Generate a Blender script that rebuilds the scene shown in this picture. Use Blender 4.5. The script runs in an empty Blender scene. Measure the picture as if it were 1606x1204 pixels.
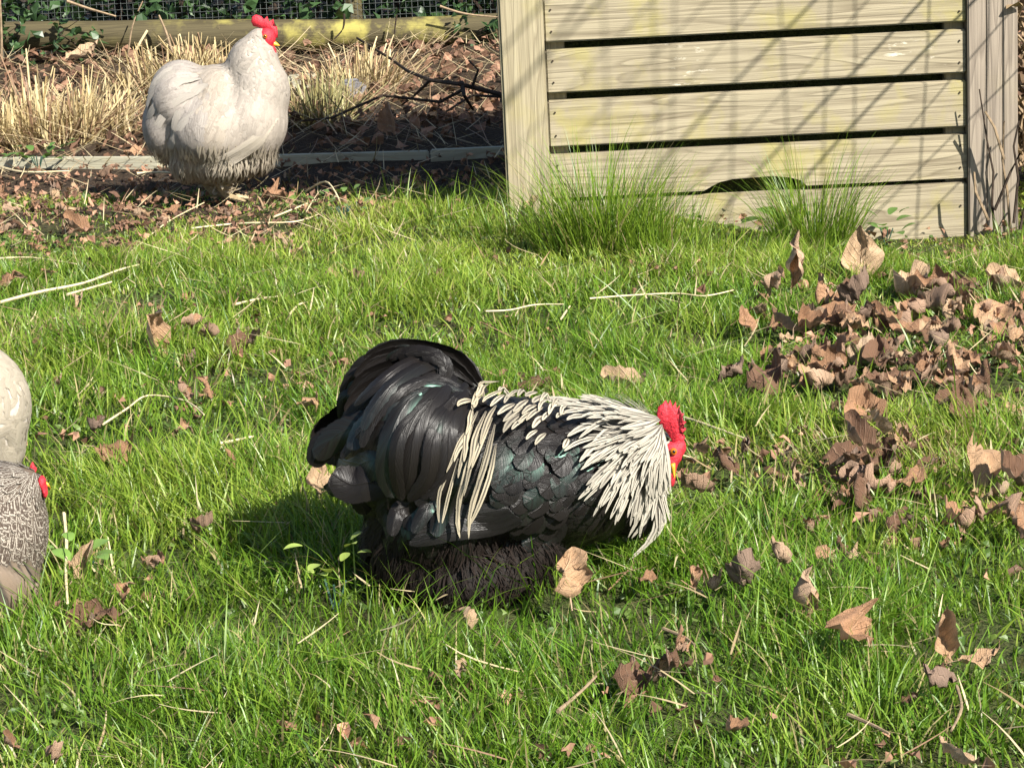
import bpy, bmesh, math, random
import numpy as np
from mathutils import Vector, Matrix, noise as mnoise
from mathutils.bvhtree import BVHTree

random.seed(7)
rng = np.random.default_rng(11)
scene = bpy.context.scene
COL = scene.collection

# ------------------------------------------------------------------ camera, sky, sun, exposure
FPX, CX, CY = 4000.0, 803.0, 602.0            # focal length and centre in pixels of a 1606 wide picture
CAM = np.array((0.0, 0.0, 0.77))
PITCH, ROLL = math.radians(13.5), 0.050
fwd = np.array((0, math.cos(PITCH), -math.sin(PITCH)))
up0 = np.array((0, math.sin(PITCH), math.cos(PITCH)))
r0 = np.array((1.0, 0, 0))
camx = math.cos(ROLL) * r0 - math.sin(ROLL) * up0
camy = math.cos(ROLL) * up0 + math.sin(ROLL) * r0
cam_data = bpy.data.cameras.new('camera')
cam = bpy.data.objects.new('camera', cam_data)
COL.objects.link(cam)
cam_data.sensor_width = 36.0
cam_data.lens = 36.0 * FPX / 1606.0
cam_data.clip_end = 500
cam_data.clip_start = 0.05
M = Matrix.Identity(4)
for i in range(3):
    M[i][0], M[i][1], M[i][2], M[i][3] = camx[i], camy[i], -fwd[i], CAM[i]
cam.matrix_world = M
scene.camera = cam

SUN_EL, SUN_AZ = math.radians(39), math.radians(140)     # azimuth from +Y towards +X: right of and behind the camera
sun_dir = Vector((math.sin(SUN_AZ) * math.cos(SUN_EL), math.cos(SUN_AZ) * math.cos(SUN_EL), math.sin(SUN_EL)))
world = bpy.data.worlds.new('World')
scene.world = world
world.use_nodes = True
wt = world.node_tree
sky = wt.nodes.new('ShaderNodeTexSky')
sky.sky_type = 'NISHITA'
sky.sun_disc = False
sky.sun_elevation = SUN_EL
sky.sun_rotation = SUN_AZ
wt.links.new(sky.outputs[0], wt.nodes['Background'].inputs[0])
wt.nodes['Background'].inputs[1].default_value = 0.062
sd = bpy.data.lights.new('sun', 'SUN')
sd.energy = 5.0
sd.angle = math.radians(0.5)
sd.color = (1.0, 0.95, 0.86)
sun = bpy.data.objects.new('sun', sd)
COL.objects.link(sun)
sun.rotation_euler = (-sun_dir).to_track_quat('-Z', 'Y').to_euler()
sun.location = (3, -3, 6)
scene.view_settings.view_transform = 'Standard'
scene.view_settings.look = 'None'
scene.view_settings.exposure = 1.32
scene.view_settings.gamma = 1.0
scene.render.engine = 'CYCLES'
scene.cycles.max_bounces = 6
scene.cycles.transparent_max_bounces = 12
scene.cycles.use_denoising = True

# ------------------------------------------------------------------ geometry of the view (used to measure the place)
def ray(px, py):
    return fwd * FPX + camx * (px - CX) + camy * (CY - py)

def G(px, py, z=0.0):                          # point of the ground (height z) seen at a photo pixel
    d = ray(px, py)
    return Vector(CAM + d * ((z - CAM[2]) / d[2]))

def P(px, py, Y):                              # point of the upright plane y = Y seen at a photo pixel
    d = ray(px, py)
    return Vector(CAM + d * (Y / d[1]))

def project(x, y, z):
    v = np.stack([x, y, z], -1) - CAM
    zc = v @ fwd
    return CX + FPX * (v @ camx) / zc, CY - FPX * (v @ camy) / zc

def vnoise(x, y, s, seed=0):                   # smooth value noise 0..1, vectorised
    x = np.asarray(x, float) / s; y = np.asarray(y, float) / s
    xi, yi = np.floor(x).astype(np.int64), np.floor(y).astype(np.int64)
    fx, fy = x - xi, y - yi
    fx, fy = fx * fx * (3 - 2 * fx), fy * fy * (3 - 2 * fy)
    def h(a, b):
        n = (a * 374761393 + b * 668265263 + seed * 1442695041) & 0x7fffffff
        n = ((n ^ (n >> 13)) * 1274126177) & 0x7fffffff
        return ((n ^ (n >> 16)) & 0xffff) / 65535.0
    a, b, c, d = h(xi, yi), h(xi + 1, yi), h(xi, yi + 1), h(xi + 1, yi + 1)
    return (a * (1 - fx) + b * fx) * (1 - fy) + (c * (1 - fx) + d * fx) * fy

def gz(x, y):                                  # ground relief
    x = np.asarray(x, float); y = np.asarray(y, float)
    near = np.clip((9 - y) / 2, 0, 1) * np.clip((3 - np.abs(x)) / 1, 0, 1)
    sm = lambda t: np.clip(t, 0, 1) ** 2 * (3 - 2 * np.clip(t, 0, 1))
    dip = -.055 * sm((x - .2) / .55) * sm((y - 3.75) / .45) * (1 - sm((y - 5.2) / .6)) * (1 - sm((x - 1.6) / .8))
    return dip + near * (0.024 * (vnoise(x, y, .55, 3) - .5) + 0.012 * (vnoise(x, y, .16, 4) - .5))

def gzf(x, y):
    return float(gz(np.array([x]), np.array([y]))[0])

# ------------------------------------------------------------------ materials
def new_mat(name):
    m = bpy.data.materials.new(name)
    m.use_nodes = True
    nt = m.node_tree
    return m, nt, nt.nodes['Principled BSDF']

class NB:                                      # small node builder
    def __init__(s, nt): s.nt = nt
    def n(s, t, **kw):
        o = s.nt.nodes.new(t)
        for k, v in kw.items(): setattr(o, k, v)
        return o
    def link(s, a, b): s.nt.links.new(a, b)
    def put(s, sock, v):
        if hasattr(v, 'is_linked'): s.nt.links.new(v, sock)
        else: sock.default_value = v
    def math(s, op, a, b=0.0, c=None, clamp=False):
        o = s.n('ShaderNodeMath', operation=op); o.use_clamp = clamp
        s.put(o.inputs[0], a); s.put(o.inputs[1], b)
        if c is not None: s.put(o.inputs[2], c)
        return o.outputs[0]
    def mix(s, f, a, b, mode='MIX'):
        o = s.n('ShaderNodeMix', data_type='RGBA', blend_type=mode)
        s.put(o.inputs[0], f)
        for i, v in ((6, a), (7, b)):
            if hasattr(v, 'is_linked'): s.link(v, o.inputs[i])
            else: o.inputs[i].default_value = (*v[:3], 1)
        return o.outputs[2]
    def noise(s, vec, scale, detail=3, rough=.55, dist=0.0):
        o = s.n('ShaderNodeTexNoise')
        o.inputs['Scale'].default_value = scale; o.inputs['Detail'].default_value = detail
        o.inputs['Roughness'].default_value = rough; o.inputs['Distortion'].default_value = dist
        if vec is not None: s.link(vec, o.inputs['Vector'])
        return o.outputs[0]
    def ramp(s, f, stops, interp='LINEAR'):
        o = s.n('ShaderNodeValToRGB'); o.color_ramp.interpolation = interp
        el = o.color_ramp.elements
        while len(el) < len(stops): el.new(0.5)
        for e, (p, c) in zip(el, stops):
            e.position = p; e.color = (*c[:3], 1) if not isinstance(c, (int, float)) else (c, c, c, 1)
        s.link(f, o.inputs[0])
        return o.outputs[0]
    def mapping(s, vec, scale=(1, 1, 1), loc=(0, 0, 0)):
        o = s.n('ShaderNodeMapping'); o.inputs['Scale'].default_value = scale; o.inputs['Location'].default_value = loc
        s.link(vec, o.inputs[0]); return o.outputs[0]
    def bump(s, h, strength, dist, bsdf):
        o = s.n('ShaderNodeBump'); o.inputs['Strength'].default_value = strength; o.inputs['Distance'].default_value = dist
        s.link(h, o.inputs['Height']); s.link(o.outputs[0], bsdf.inputs['Normal'])
        return o

def blade_material(name, trans=0.35, rough=0.42, spec=0.45):
    m, nt, b = new_mat(name); q = NB(nt)
    at = q.n('ShaderNodeAttribute', attribute_name='col')
    q.link(at.outputs['Color'], b.inputs['Base Color'])
    b.inputs['Roughness'].default_value = rough
    b.inputs['Specular IOR Level'].default_value = spec
    tr = q.n('ShaderNodeBsdfTranslucent')
    tc = q.mix(1.0, at.outputs['Color'], (1.25, 1.2, .7), 'MULTIPLY')
    q.link(tc, tr.inputs[0])
    mx = q.n('ShaderNodeMixShader'); mx.inputs[0].default_value = trans
    q.link(b.outputs[0], mx.inputs[1]); q.link(tr.outputs[0], mx.inputs[2])
    q.link(mx.outputs[0], nt.nodes['Material Output'].inputs[0])
    return m

MAT = {}
MAT['grass'] = blade_material('grass_blade', .38, .40, .42)
MAT['straw'] = blade_material('dry_straw', .15, .5, .4)

def ground_material():
    m, nt, b = new_mat('soil_and_moss'); q = NB(nt)
    g = q.n('ShaderNodeNewGeometry').outputs['Position']
    n1 = q.noise(g, 22, 6, .65); n2 = q.noise(g, 140, 4, .6); n3 = q.noise(g, 5, 3)
    soil = q.ramp(n2, [(.3, (.018, .012, .008)), (.55, (.05, .034, .022)), (.75, (.12, .085, .055))])
    moss = q.ramp(n1, [(.3, (.03, .045, .010)), (.6, (.06, .085, .02)), (.8, (.10, .11, .04))])
    sep = q.n('ShaderNodeSeparateXYZ'); q.link(g, sep.inputs[0])
    yy = q.math('ADD', sep.outputs[1], q.math('MULTIPLY', n3, .5))
    f = q.math('MULTIPLY', q.math('SUBTRACT', 5.0, yy), 3.0, clamp=True)
    f2 = q.math('MULTIPLY', f, q.ramp(n3, [(.35, .45), (.6, .95)]))
    q.link(q.mix(f2, soil, moss), b.inputs['Base Color'])
    b.inputs['Roughness'].default_value = .95
    b.inputs['Specular IOR Level'].default_value = .15
    q.bump(n2, .9, .012, b)
    return m
MAT['ground'] = ground_material()

def wood_material(name, axis, base=(.335, .29, .20), dark=(.12, .095, .06), lichen=.55, peel=False):
    m, nt, b = new_mat(name); q = NB(nt)
    co = q.n('ShaderNodeTexCoord').outputs['Object']
    rnd = q.n('ShaderNodeObjectInfo').outputs['Random']
    off = q.n('ShaderNodeCombineXYZ'); 
    for i in range(3): q.link(q.math('MULTIPLY', rnd, 17.0 + 5 * i), off.inputs[i])
    va = q.n('ShaderNodeVectorMath', operation='ADD'); q.link(co, va.inputs[0]); q.link(off.outputs[0], va.inputs[1])
    v = va.outputs[0]
    s_long = {'x': (1.1, 19, 19), 'z': (19, 19, 1.1), 'y': (19, 1.1, 19)}[axis]
    s_fine = {'x': (5, 220, 220), 'z': (220, 220, 5), 'y': (220, 5, 220)}[axis]
    warp = q.noise(q.mapping(v, s_long), 1.0, 2, .5, .4)
    rings = q.math('FRACT', q.math('MULTIPLY', warp, 13.0))
    line = q.ramp(rings, [(0, .25), (.12, 1.0), (.75, .8), (1.0, 0.3)])
    fine = q.noise(q.mapping(v, s_fine), 1.0, 3, .6)
    blot = q.noise(v, 6, 4, .6)
    c = q.mix(q.math('MULTIPLY', line, 1.0), dark, base)
    c = q.mix(.9, base, c)
    c = q.mix(q.ramp(fine, [(.35, .6), (.56, 0.0)]), c, dark)
    c = q.mix(q.ramp(blot, [(.35, 0.0), (.7, .45)]), c, (base[0] * .72, base[1] * .72, base[2] * .74))
    lich = q.noise(v, 9, 5, .62)
    if name == 'mossy_log':  # real moss at right; bare left kept dark to paint its shade
        sl = q.n('ShaderNodeSeparateXYZ'); q.link(co, sl.inputs[0])
        lichen = q.math('MULTIPLY', q.ramp(q.math('ADD', q.math('MULTIPLY', sl.outputs[0], .25), q.math('MULTIPLY', blot, .1)), [(.34, .12), (.46, 1.0), (.60, .9), (.66, .3)]), .95)
    c = q.mix(q.math('MULTIPLY', q.ramp(lich, [(.52, 0.0), (.68, 1.0)]), lichen), c, (.30, .265, .07))
    if peel:
        pm = q.noise(q.mapping(v, (22, 40, 90)), 1.0, 5, .7)
        sx_ = q.n('ShaderNodeSeparateXYZ'); q.link(co, sx_.inputs[0])
        d1 = q.math('ABSOLUTE', q.math('SUBTRACT', sx_.outputs[0], .315)); d2 = q.math('ABSOLUTE', q.math('SUBTRACT', sx_.outputs[0], .715))
        dd_ = q.math('ADD', q.math('MINIMUM', d1, d2), q.math('MULTIPLY', q.noise(v, 30, 2), .05))
        pf = q.math('MULTIPLY', q.ramp(pm, [(.58, 0.0), (.66, .85)]), q.ramp(dd_, [(.06, 1.0), (.085, 0.0)]))
        c = q.mix(pf, c, (.58, .54, .44))
    q.link(c, b.inputs['Base Color'])
    b.inputs['Roughness'].default_value = .8
    b.inputs['Specular IOR Level'].default_value = .25
    h = q.math('ADD', q.math('MULTIPLY', line, .5), fine)
    q.bump(h, .55, .002, b)
    return m
MAT['board'] = wood_material('weathered_board', 'x', peel=False)
MAT['board_peel'] = wood_material('weathered_board_peeling', 'x', peel=True, lichen=.45)
MAT['post'] = wood_material('weathered_post', 'z', (.345, .30, .20), (.165, .135, .085), .3)
MAT['post_grey'] = wood_material('grey_post', 'z', (.28, .235, .185), (.13, .105, .082), .1)
MAT['side_board'] = wood_material('weathered_side_board', 'y')
MAT['edging'] = wood_material('pale_edging', 'x', (.43, .41, .31), (.26, .24, .17), .1)
MAT['log'] = wood_material('mossy_log', 'x', (.085, .07, .035), (.035, .028, .014), .75)

def simple(name, base, rough=.6, spec=.4, nscale=60, var=.35, bump=.3, bd=.002):
    m, nt, b = new_mat(name); q = NB(nt)
    co = q.n('ShaderNodeTexCoord').outputs['Object']
    n = q.noise(co, nscale, 4, .6)
    lo = tuple(x * (1 - var) for x in base); hi = tuple(min(1, x * (1 + var)) for x in base)
    q.link(q.ramp(n, [(.3, lo), (.7, hi)]), b.inputs['Base Color'])
    b.inputs['Roughness'].default_value = rough
    b.inputs['Specular IOR Level'].default_value = spec
    if bump: q.bump(n, bump, bd, b)
    return m, nt, b, q
MAT['comb'] = simple('red_comb', (.46, .022, .036), .55, .35, 380, .4, .8, .0018)[0]
m_, nt_, b_, q_ = None, None, None, None
for k in ('comb',):
    b_ = MAT[k].node_tree.nodes['Principled BSDF']
    b_.inputs['Subsurface Weight'].default_value = .15
    b_.inputs['Subsurface Radius'].default_value = (.006, .001, .001)
MAT['beak'] = simple('yellow_beak', (.62, .33, .03), .4, .5, 150, .2, .1)[0]
MAT['eye'] = simple('orange_eye', (.42, .12, .01), .12, .6, 200, .2, 0)[0]
MAT['pupil'] = simple('dark_pupil', (.006, .005, .005), .08, .7, 200, .1, 0)[0]
MAT['twig'] = simple('dark_twig', (.035, .024, .017), .8, .2, 90, .5, .5)[0]
MAT['pale_twig'] = simple('pale_twig', (.22, .16, .10), .8, .2, 90, .4, .5)[0]
MAT['wire'] = simple('galvanised_wire', (.085, .095, .09), .5, .5, 90, .3, .1)[0]
MAT['net'] = simple('green_netting', (.03, .07, .05), .6, .3, 90, .3, .1)[0]
MAT['stone'] = simple('grey_stone', (.13, .125, .13), .85, .3, 40, .4, .6)[0]
MAT['ivy'] = blade_material('evergreen_leaf', .2, .4, .5)
MAT['litter'] = blade_material('leaf_litter', .12, .7, .2)
MAT['herb'] = blade_material('weed_leaf', .35, .45, .4)

def leaf_material():
    m, nt, b = new_mat('dry_leaf'); q = NB(nt)
    uv = q.n('ShaderNodeUVMap'); uv.uv_map = 'UVMap'
    sep = q.n('ShaderNodeSeparateXYZ'); q.link(uv.outputs[0], sep.inputs[0])
    u, v = sep.outputs[0], sep.outputs[1]
    oi = q.n('ShaderNodeObjectInfo'); sc_ = q.n('ShaderNodeSeparateColor'); q.link(oi.outputs['Color'], sc_.inputs[0]); rnd = sc_.outputs[0]
    a = q.math('ABSOLUTE', q.math('SUBTRACT', u, .5))
    side = q.math('FRACT', q.math('MULTIPLY', q.math('SUBTRACT', v, q.math('MULTIPLY', a, .55)), 9.0))
    vein = q.ramp(side, [(0, 1.0), (.10, 0.0), (.9, 0.0), (1, 1.0)])
    mid = q.ramp(a, [(.0, 1.0), (.03, 0.0)])
    ve = q.math('MAXIMUM', q.math('MULTIPLY', vein, .7), mid)
    co = q.n('ShaderNodeTexCoord').outputs['Object']
    n = q.noise(co, 45, 5, .65)
    base = q.ramp(rnd, [(0, (.10, .053, .033)), (.25, (.24, .13, .07)), (.55, (.37, .205, .115)), (.8, (.45, .285, .165)), (1, (.48, .34, .21))])
    c = q.mix(q.ramp(n, [(.32, .55), (.52, 0.0)]), base, (.13, .07, .04))
    c = q.mix(q.math('MULTIPLY', ve, .3), c, (.46, .33, .22))
    g = q.n('ShaderNodeNewGeometry')
    c = q.mix(q.math('MULTIPLY', g.outputs['Backfacing'], .3), c, (.46, .36, .29))
    q.link(c, b.inputs['Base Color'])
    b.inputs['Roughness'].default_value = .62
    b.inputs['Specular IOR Level'].default_value = .3
    q.bump(q.math('ADD', ve, q.math('MULTIPLY', n, 1.2)), .7, .003, b)
    tr = q.n('ShaderNodeBsdfTranslucent'); q.link(c, tr.inputs[0])
    mx = q.n('ShaderNodeMixShader'); mx.inputs[0].default_value = .14
    q.link(b.outputs[0], mx.inputs[1]); q.link(tr.outputs[0], mx.inputs[2])
    q.link(mx.outputs[0], nt.nodes['Material Output'].inputs[0])
    return m
MAT['leaf'] = leaf_material()

def feather_material(name, kind):
    """uv: x across the vane 0..1, y from quill to tip; attribute col tints each feather, rnd tells feathers apart"""
    m, nt, b = new_mat(name); q = NB(nt)
    uv = q.n('ShaderNodeUVMap'); uv.uv_map = 'UVMap'
    sep = q.n('ShaderNodeSeparateXYZ'); q.link(uv.outputs[0], sep.inputs[0])
    u, v = sep.outputs[0], sep.outputs[1]
    at = q.n('ShaderNodeAttribute', attribute_name='col').outputs['Color']
    rnd = q.n('ShaderNodeAttribute', attribute_name='rnd').outputs['Fac']
    e = q.math('MULTIPLY', q.math('ABSOLUTE', q.math('SUBTRACT', u, .5)), 2.0)     # 0 shaft .. 1 edge
    barb = q.math('SUBTRACT', v, q.math('MULTIPLY', e, .28))
    cb = q.n('ShaderNodeCombineXYZ')
    q.link(q.math('MULTIPLY', barb, 70.0 if kind != 'fluff' else 34.0), cb.inputs[0])
    q.link(q.math('MULTIPLY', q.math('GREATER_THAN', u, .5), 7.7), cb.inputs[1])
    q.link(q.math('MULTIPLY', rnd, 91.0), cb.inputs[2])
    bn = q.noise(cb.outputs[0], 1.0, 2, .6)
    cb2 = q.n('ShaderNodeCombineXYZ')
    q.link(q.math('MULTIPLY', barb, 9.0), cb2.inputs[0]); q.link(q.math('MULTIPLY', rnd, 57.0), cb2.inputs[1])
    big = q.noise(cb2.outputs[0], 1.0, 2, .5)
    # outline distance: towards the tip as well as the sides
    tip = q.math('POWER', v, 5.0)
    edge = q.math('MAXIMUM', e, tip)
    if kind == 'black':
        c = q.mix(q.ramp(bn, [(.4, 0.0), (.75, .35)]), at, (.015, .0115, .0095))
        c = q.mix(1.0, c, (1, 1, 1), 'MULTIPLY')
        rough, spec = .34, .26
    elif kind == 'white':
        shaft = q.ramp(e, [(.14, 1.0), (.40, 0.0)])
        shaft = q.math('MULTIPLY', shaft, q.ramp(v, [(.55, .95), (.95, .1)]))
        c = q.mix(shaft, at, (.05, .043, .04))
        c = q.mix(q.ramp(bn, [(.35, .5), (.62, 0.0)]), c, (.16, .135, .10))
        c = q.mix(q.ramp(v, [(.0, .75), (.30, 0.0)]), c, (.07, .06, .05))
        rough, spec = .55, .3
    elif kind == 'laced':
        d = q.math('ADD', edge, q.math('MULTIPLY', q.math('SUBTRACT', big, .5), .55))
        ring = q.ramp(d, [(.0, 1.0), (.10, 0.0), (.36, 0.0), (.44, 1.0), (.56, 1.0), (.62, 0.0), (.80, 0.0), (.86, 1.0)])
        c = q.mix(q.math('MULTIPLY', ring, .85), (.085, .062, .047), at)
        rough, spec = .6, .3
    else:
        c = q.mix(q.ramp(bn, [(.35, .22), (.65, 0.0)]), at, (.16, .13, .11) if kind == 'pale' else (.02, .015, .012))
        if kind == 'pale':
            c = q.mix(q.ramp(edge, [(.70, 0.0), (.95, .30)]), c, (.50, .46, .40))
            c = q.mix(q.ramp(e, [(.0, .25), (.10, 0.0)]), c, (.48, .44, .38))
        rough, spec = .65, .25
    q.link(c, b.inputs['Base Color'])
    b.inputs['Roughness'].default_value = rough
    b.inputs['Specular IOR Level'].default_value = spec
    q.bump(q.math('ADD', bn, q.math('MULTIPLY', q.ramp(e, [(0, 1.0), (.08, 0.0)]), .6)), .5 if kind == 'black' else .5, .0014, b)
    if kind == 'black':                       # green structural sheen on some feathers
        gl = q.n('ShaderNodeBsdfGlossy'); gl.inputs['Roughness'].default_value = .33
        gl.inputs['Color'].default_value = (.13, .26, .21, 1)
        lw = q.n('ShaderNodeLayerWeight'); lw.inputs[0].default_value = .35
        f = q.math('MULTIPLY', q.ramp(big, [(.35, .1), (.65, 1.0)]), q.math('MULTIPLY', q.ramp(rnd, [(.5, .0), (.95, .17)]), q.ramp(lw.outputs['Facing'], [(.0, 1.0), (.7, .25)])))
        mx0 = q.n('ShaderNodeMixShader'); q.link(f, mx0.inputs[0])
        q.link(b.outputs[0], mx0.inputs[1]); q.link(gl.outputs[0], mx0.inputs[2])
        surf = mx0.outputs[0]
    else:
        tr = q.n('ShaderNodeBsdfTranslucent'); q.link(c, tr.inputs[0])
        mx0 = q.n('ShaderNodeMixShader'); mx0.inputs[0].default_value = .24
        q.link(b.outputs[0], mx0.inputs[1]); q.link(tr.outputs[0], mx0.inputs[2])
        surf = mx0.outputs[0]
    # split, frayed barbs along the edge
    amp = {'black': .34, 'white': .35, 'laced': .22, 'pale': .7, 'fluff': .75}[kind]
    cut = q.math('ADD', q.math('MULTIPLY', bn, amp * .8), q.math('MULTIPLY', big, amp * .6))
    al = q.math('LESS_THAN', q.math('MAXIMUM', e, q.math('MULTIPLY', tip, 1.0)), q.math('SUBTRACT', 1.0 + amp * .25, cut))
    tp = q.n('ShaderNodeBsdfTransparent')
    mx = q.n('ShaderNodeMixShader'); q.link(al, mx.inputs[0])
    q.link(tp.outputs[0], mx.inputs[1]); q.link(surf, mx.inputs[2])
    q.link(mx.outputs[0], nt.nodes['Material Output'].inputs[0])
    return m
for k in ('black', 'white', 'laced', 'pale', 'fluff'):
    MAT['f_' + k] = feather_material('feather_' + k, k)
MAT['shank'] = simple('pale_shank', (.34, .26, .15), .6, .3, 150, .3, .3)[0]
MAT['skin_black'] = simple('dark_down', (.012, .010, .009), .8, .2, 80, .4, .4)[0]
MAT['skin_pale'] = simple('pale_down', (.36, .325, .28), .8, .2, 80, .2, .4)[0]
MAT['skin_brown'] = simple('brown_down', (.10, .075, .055), .8, .2, 80, .3, .4)[0]

# ------------------------------------------------------------------ object helpers
def tag(o, label=None, cat=None, group=None, kind=None):
    if label: o['label'] = label
    if cat: o['category'] = cat
    if group: o['group'] = group
    if kind: o['kind'] = kind
    return o

def link(name, me, mat=None, parent=None):
    if mat and not me.materials: me.materials.append(mat)
    o = bpy.data.objects.new(name, me)
    COL.objects.link(o)
    if parent is not None: o.parent = parent
    return o

def empty(name, loc=(0, 0, 0), rz=0.0):
    o = bpy.data.objects.new(name, None)
    o.empty_display_size = .05
    COL.objects.link(o); o.location = loc; o.rotation_euler = (0, 0, rz)
    return o

def np_mesh(name, V, quads=None, tris=None, cols=None, uv=None, rnd=None, smooth=True):
    me = bpy.data.meshes.new(name)
    V = np.ascontiguousarray(V, np.float32)
    nq = 0 if quads is None else len(quads); ntq = 0 if tris is None else len(tris)
    loops = []
    if nq: loops.append(np.asarray(quads, np.int32).ravel())
    if ntq: loops.append(np.asarray(tris, np.int32).ravel())
    loops = np.concatenate(loops)
    me.vertices.add(len(V)); me.vertices.foreach_set('co', V.ravel())
    me.loops.add(len(loops)); me.loops.foreach_set('vertex_index', loops)
    tot = np.concatenate([np.full(nq, 4, np.int32), np.full(ntq, 3, np.int32)])
    st = np.concatenate([[0], np.cumsum(tot)[:-1]]).astype(np.int32)
    me.polygons.add(len(tot)); me.polygons.foreach_set('loop_start', st)
    me.polygons.foreach_set('use_smooth', np.full(len(tot), smooth))
    if cols is not None:
        a = me.color_attributes.new('col', 'FLOAT_COLOR', 'POINT')
        c = np.ones((len(V), 4), np.float32); c[:, :3] = cols
        a.data.foreach_set('color', c.ravel())
    if rnd is not None:
        a = me.attributes.new('rnd', 'FLOAT', 'POINT'); a.data.foreach_set('value', np.asarray(rnd, np.float32))
    if uv is not None:
        l = me.uv_layers.new(name='UVMap')
        l.data.foreach_set('uv', np.asarray(uv, np.float32)[loops].ravel())
    me.update(calc_edges=True)
    return me

def blades(name, root, h, w, ang, lean, bend, col, segs=4, root_shade=None, twist=None, tipw=0.0):
    """grass blades / stalks: root (n,3), height, width, lean azimuth, lean and bend as share of height"""
    n = len(root)
    t = np.linspace(0, 1, segs + 1)
    L = np.stack([np.cos(ang), np.sin(ang), 0 * ang], -1)
    tw = ang + math.pi / 2 + (rng.normal(0, .9, n) if twist is None else twist)
    Wd = np.stack([np.cos(tw), np.sin(tw), 0 * tw], -1)
    off = (lean[:, None] * t + bend[:, None] * t ** 2.2)                     # (n,s)
    upz = t[None] * np.ones((n, 1)) - .35 * bend[:, None] * t ** 3
    C = root[:, None, :] + h[:, None, None] * (L[:, None, :] * off[..., None] + np.array((0, 0, 1.0)) * upz[..., None])
    prof = np.maximum((1 - t ** 2.0) * (.75 + .5 * np.minimum(1, t * 3)), tipw)
    hw = .5 * w[:, None] * prof
    A = C - Wd[:, None] * hw[..., None]; B = C + Wd[:, None] * hw[..., None]
    V = np.stack([A, B], 2).reshape(n, -1, 3)                                  # n, 2(s+1)
    k = 2 * (segs + 1)
    q = np.array([(2 * i, 2 * i + 1, 2 * i + 3, 2 * i + 2) for i in range(segs)])
    quads = (q[None] + (np.arange(n) * k)[:, None, None]).reshape(-1, 4)
    cc = np.repeat(col[:, None, :], k, 1)
    tt = np.repeat(t, 2)[None, :, None]
    if root_shade is not None:  # paints the shade between blades into the colour near the root
        cc = cc * (1 - (1 - tt) ** 2 * .5) + np.array(root_shade) * ((1 - tt) ** 2 * .5)
    return np_mesh(name, V.reshape(-1, 3), quads, None, cc.reshape(-1, 3))

class MB:                                      # collects boxes, tubes and plates into one mesh
    def __init__(s): s.bm = bmesh.new()
    def box(s, a, b, bev=0.0):
        r = bmesh.ops.create_cube(s.bm, size=1)
        for v in r['verts']:
            v.co = Vector([(a[i] + b[i]) / 2 + v.co[i] * (b[i] - a[i]) for i in range(3)])
        if bev:
            es = list({e for v in r['verts'] for e in v.link_edges})
            bmesh.ops.bevel(s.bm, geom=es, offset=bev, segments=2, affect='EDGES')
        return s
    def tube(s, pts, rad, sides=6, cap=True):
        pts = [Vector(p) for p in pts]
        if not hasattr(rad, '__len__'): rad = [rad] * len(pts)
        rings = []
        for i, p in enumerate(pts):
            t = (pts[min(i + 1, len(pts) - 1)] - pts[max(i - 1, 0)])
            if t.length < 1e-9: t = Vector((0, 0, 1))
            t.normalize()
            a = t.cross(Vector((0, 0, 1)) if abs(t.z) < .9 else Vector((1, 0, 0))).normalized()
            b = t.cross(a)
            rings.append([s.bm.verts.new(p + (a * math.cos(k * 2 * math.pi / sides) + b * math.sin(k * 2 * math.pi / sides)) * rad[i]) for k in range(sides)])
        for i in range(len(rings) - 1):
            for k in range(sides):
                s.bm.faces.new((rings[i][k], rings[i][(k + 1) % sides], rings[i + 1][(k + 1) % sides], rings[i + 1][k]))
        if cap:
            s.bm.faces.new(rings[0][::-1]); s.bm.faces.new(rings[-1])
        return s
    def plate(s, pts, nrm, th):                # polygon plate with thickness
        n = Vector(nrm).normalized()
        f = [s.bm.verts.new(Vector(p) - n * th / 2) for p in pts]
        g = [s.bm.verts.new(Vector(p) + n * th / 2) for p in pts]
        s.bm.faces.new(f); s.bm.faces.new(g[::-1])
        for i in range(len(pts)):
            j = (i + 1) % len(pts)
            s.bm.faces.new((f[i], g[i], g[j], f[j]))
        return s
    def build(s, name, mat, parent=None, org=(0, 0, 0), smooth=True):
        bmesh.ops.recalc_face_normals(s.bm, faces=s.bm.faces)
        o3 = Vector(org)
        for v in s.bm.verts: v.co -= o3
        me = bpy.data.meshes.new(name); s.bm.to_mesh(me); s.bm.free()
        if smooth:
            for p in me.polygons: p.use_smooth = True
            try: me.set_sharp_from_angle(angle=math.radians(40))
            except Exception: pass
        return link(name, me, mat, parent)

# ------------------------------------------------------------------ ground
def make_ground():
    xs = np.concatenate([[-60, -30, -14, -7, -4], np.arange(-2.5, 2.51, .05), [4, 7, 14, 30, 60]])
    ys = np.concatenate([[-60, -25, -8, -2, 0], np.arange(.5, 9.01, .05), [11, 14, 20, 35, 70, 120]])
    X, Y = np.meshgrid(xs, ys)
    Z = gz(X, Y)
    V = np.stack([X, Y, Z], -1).reshape(-1, 3)
    nx, ny = len(xs), len(ys)
    i = np.arange(nx - 1)[None] + np.arange(ny - 1)[:, None] * nx
    quads = np.stack([i, i + 1, i + nx + 1, i + nx], -1).reshape(-1, 4)
    o = link('ground', np_mesh('ground', V, quads), MAT['ground'])
    tag(o, 'dark soil and moss under the grass and leaf litter', 'ground', kind='structure')
make_ground()

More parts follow.
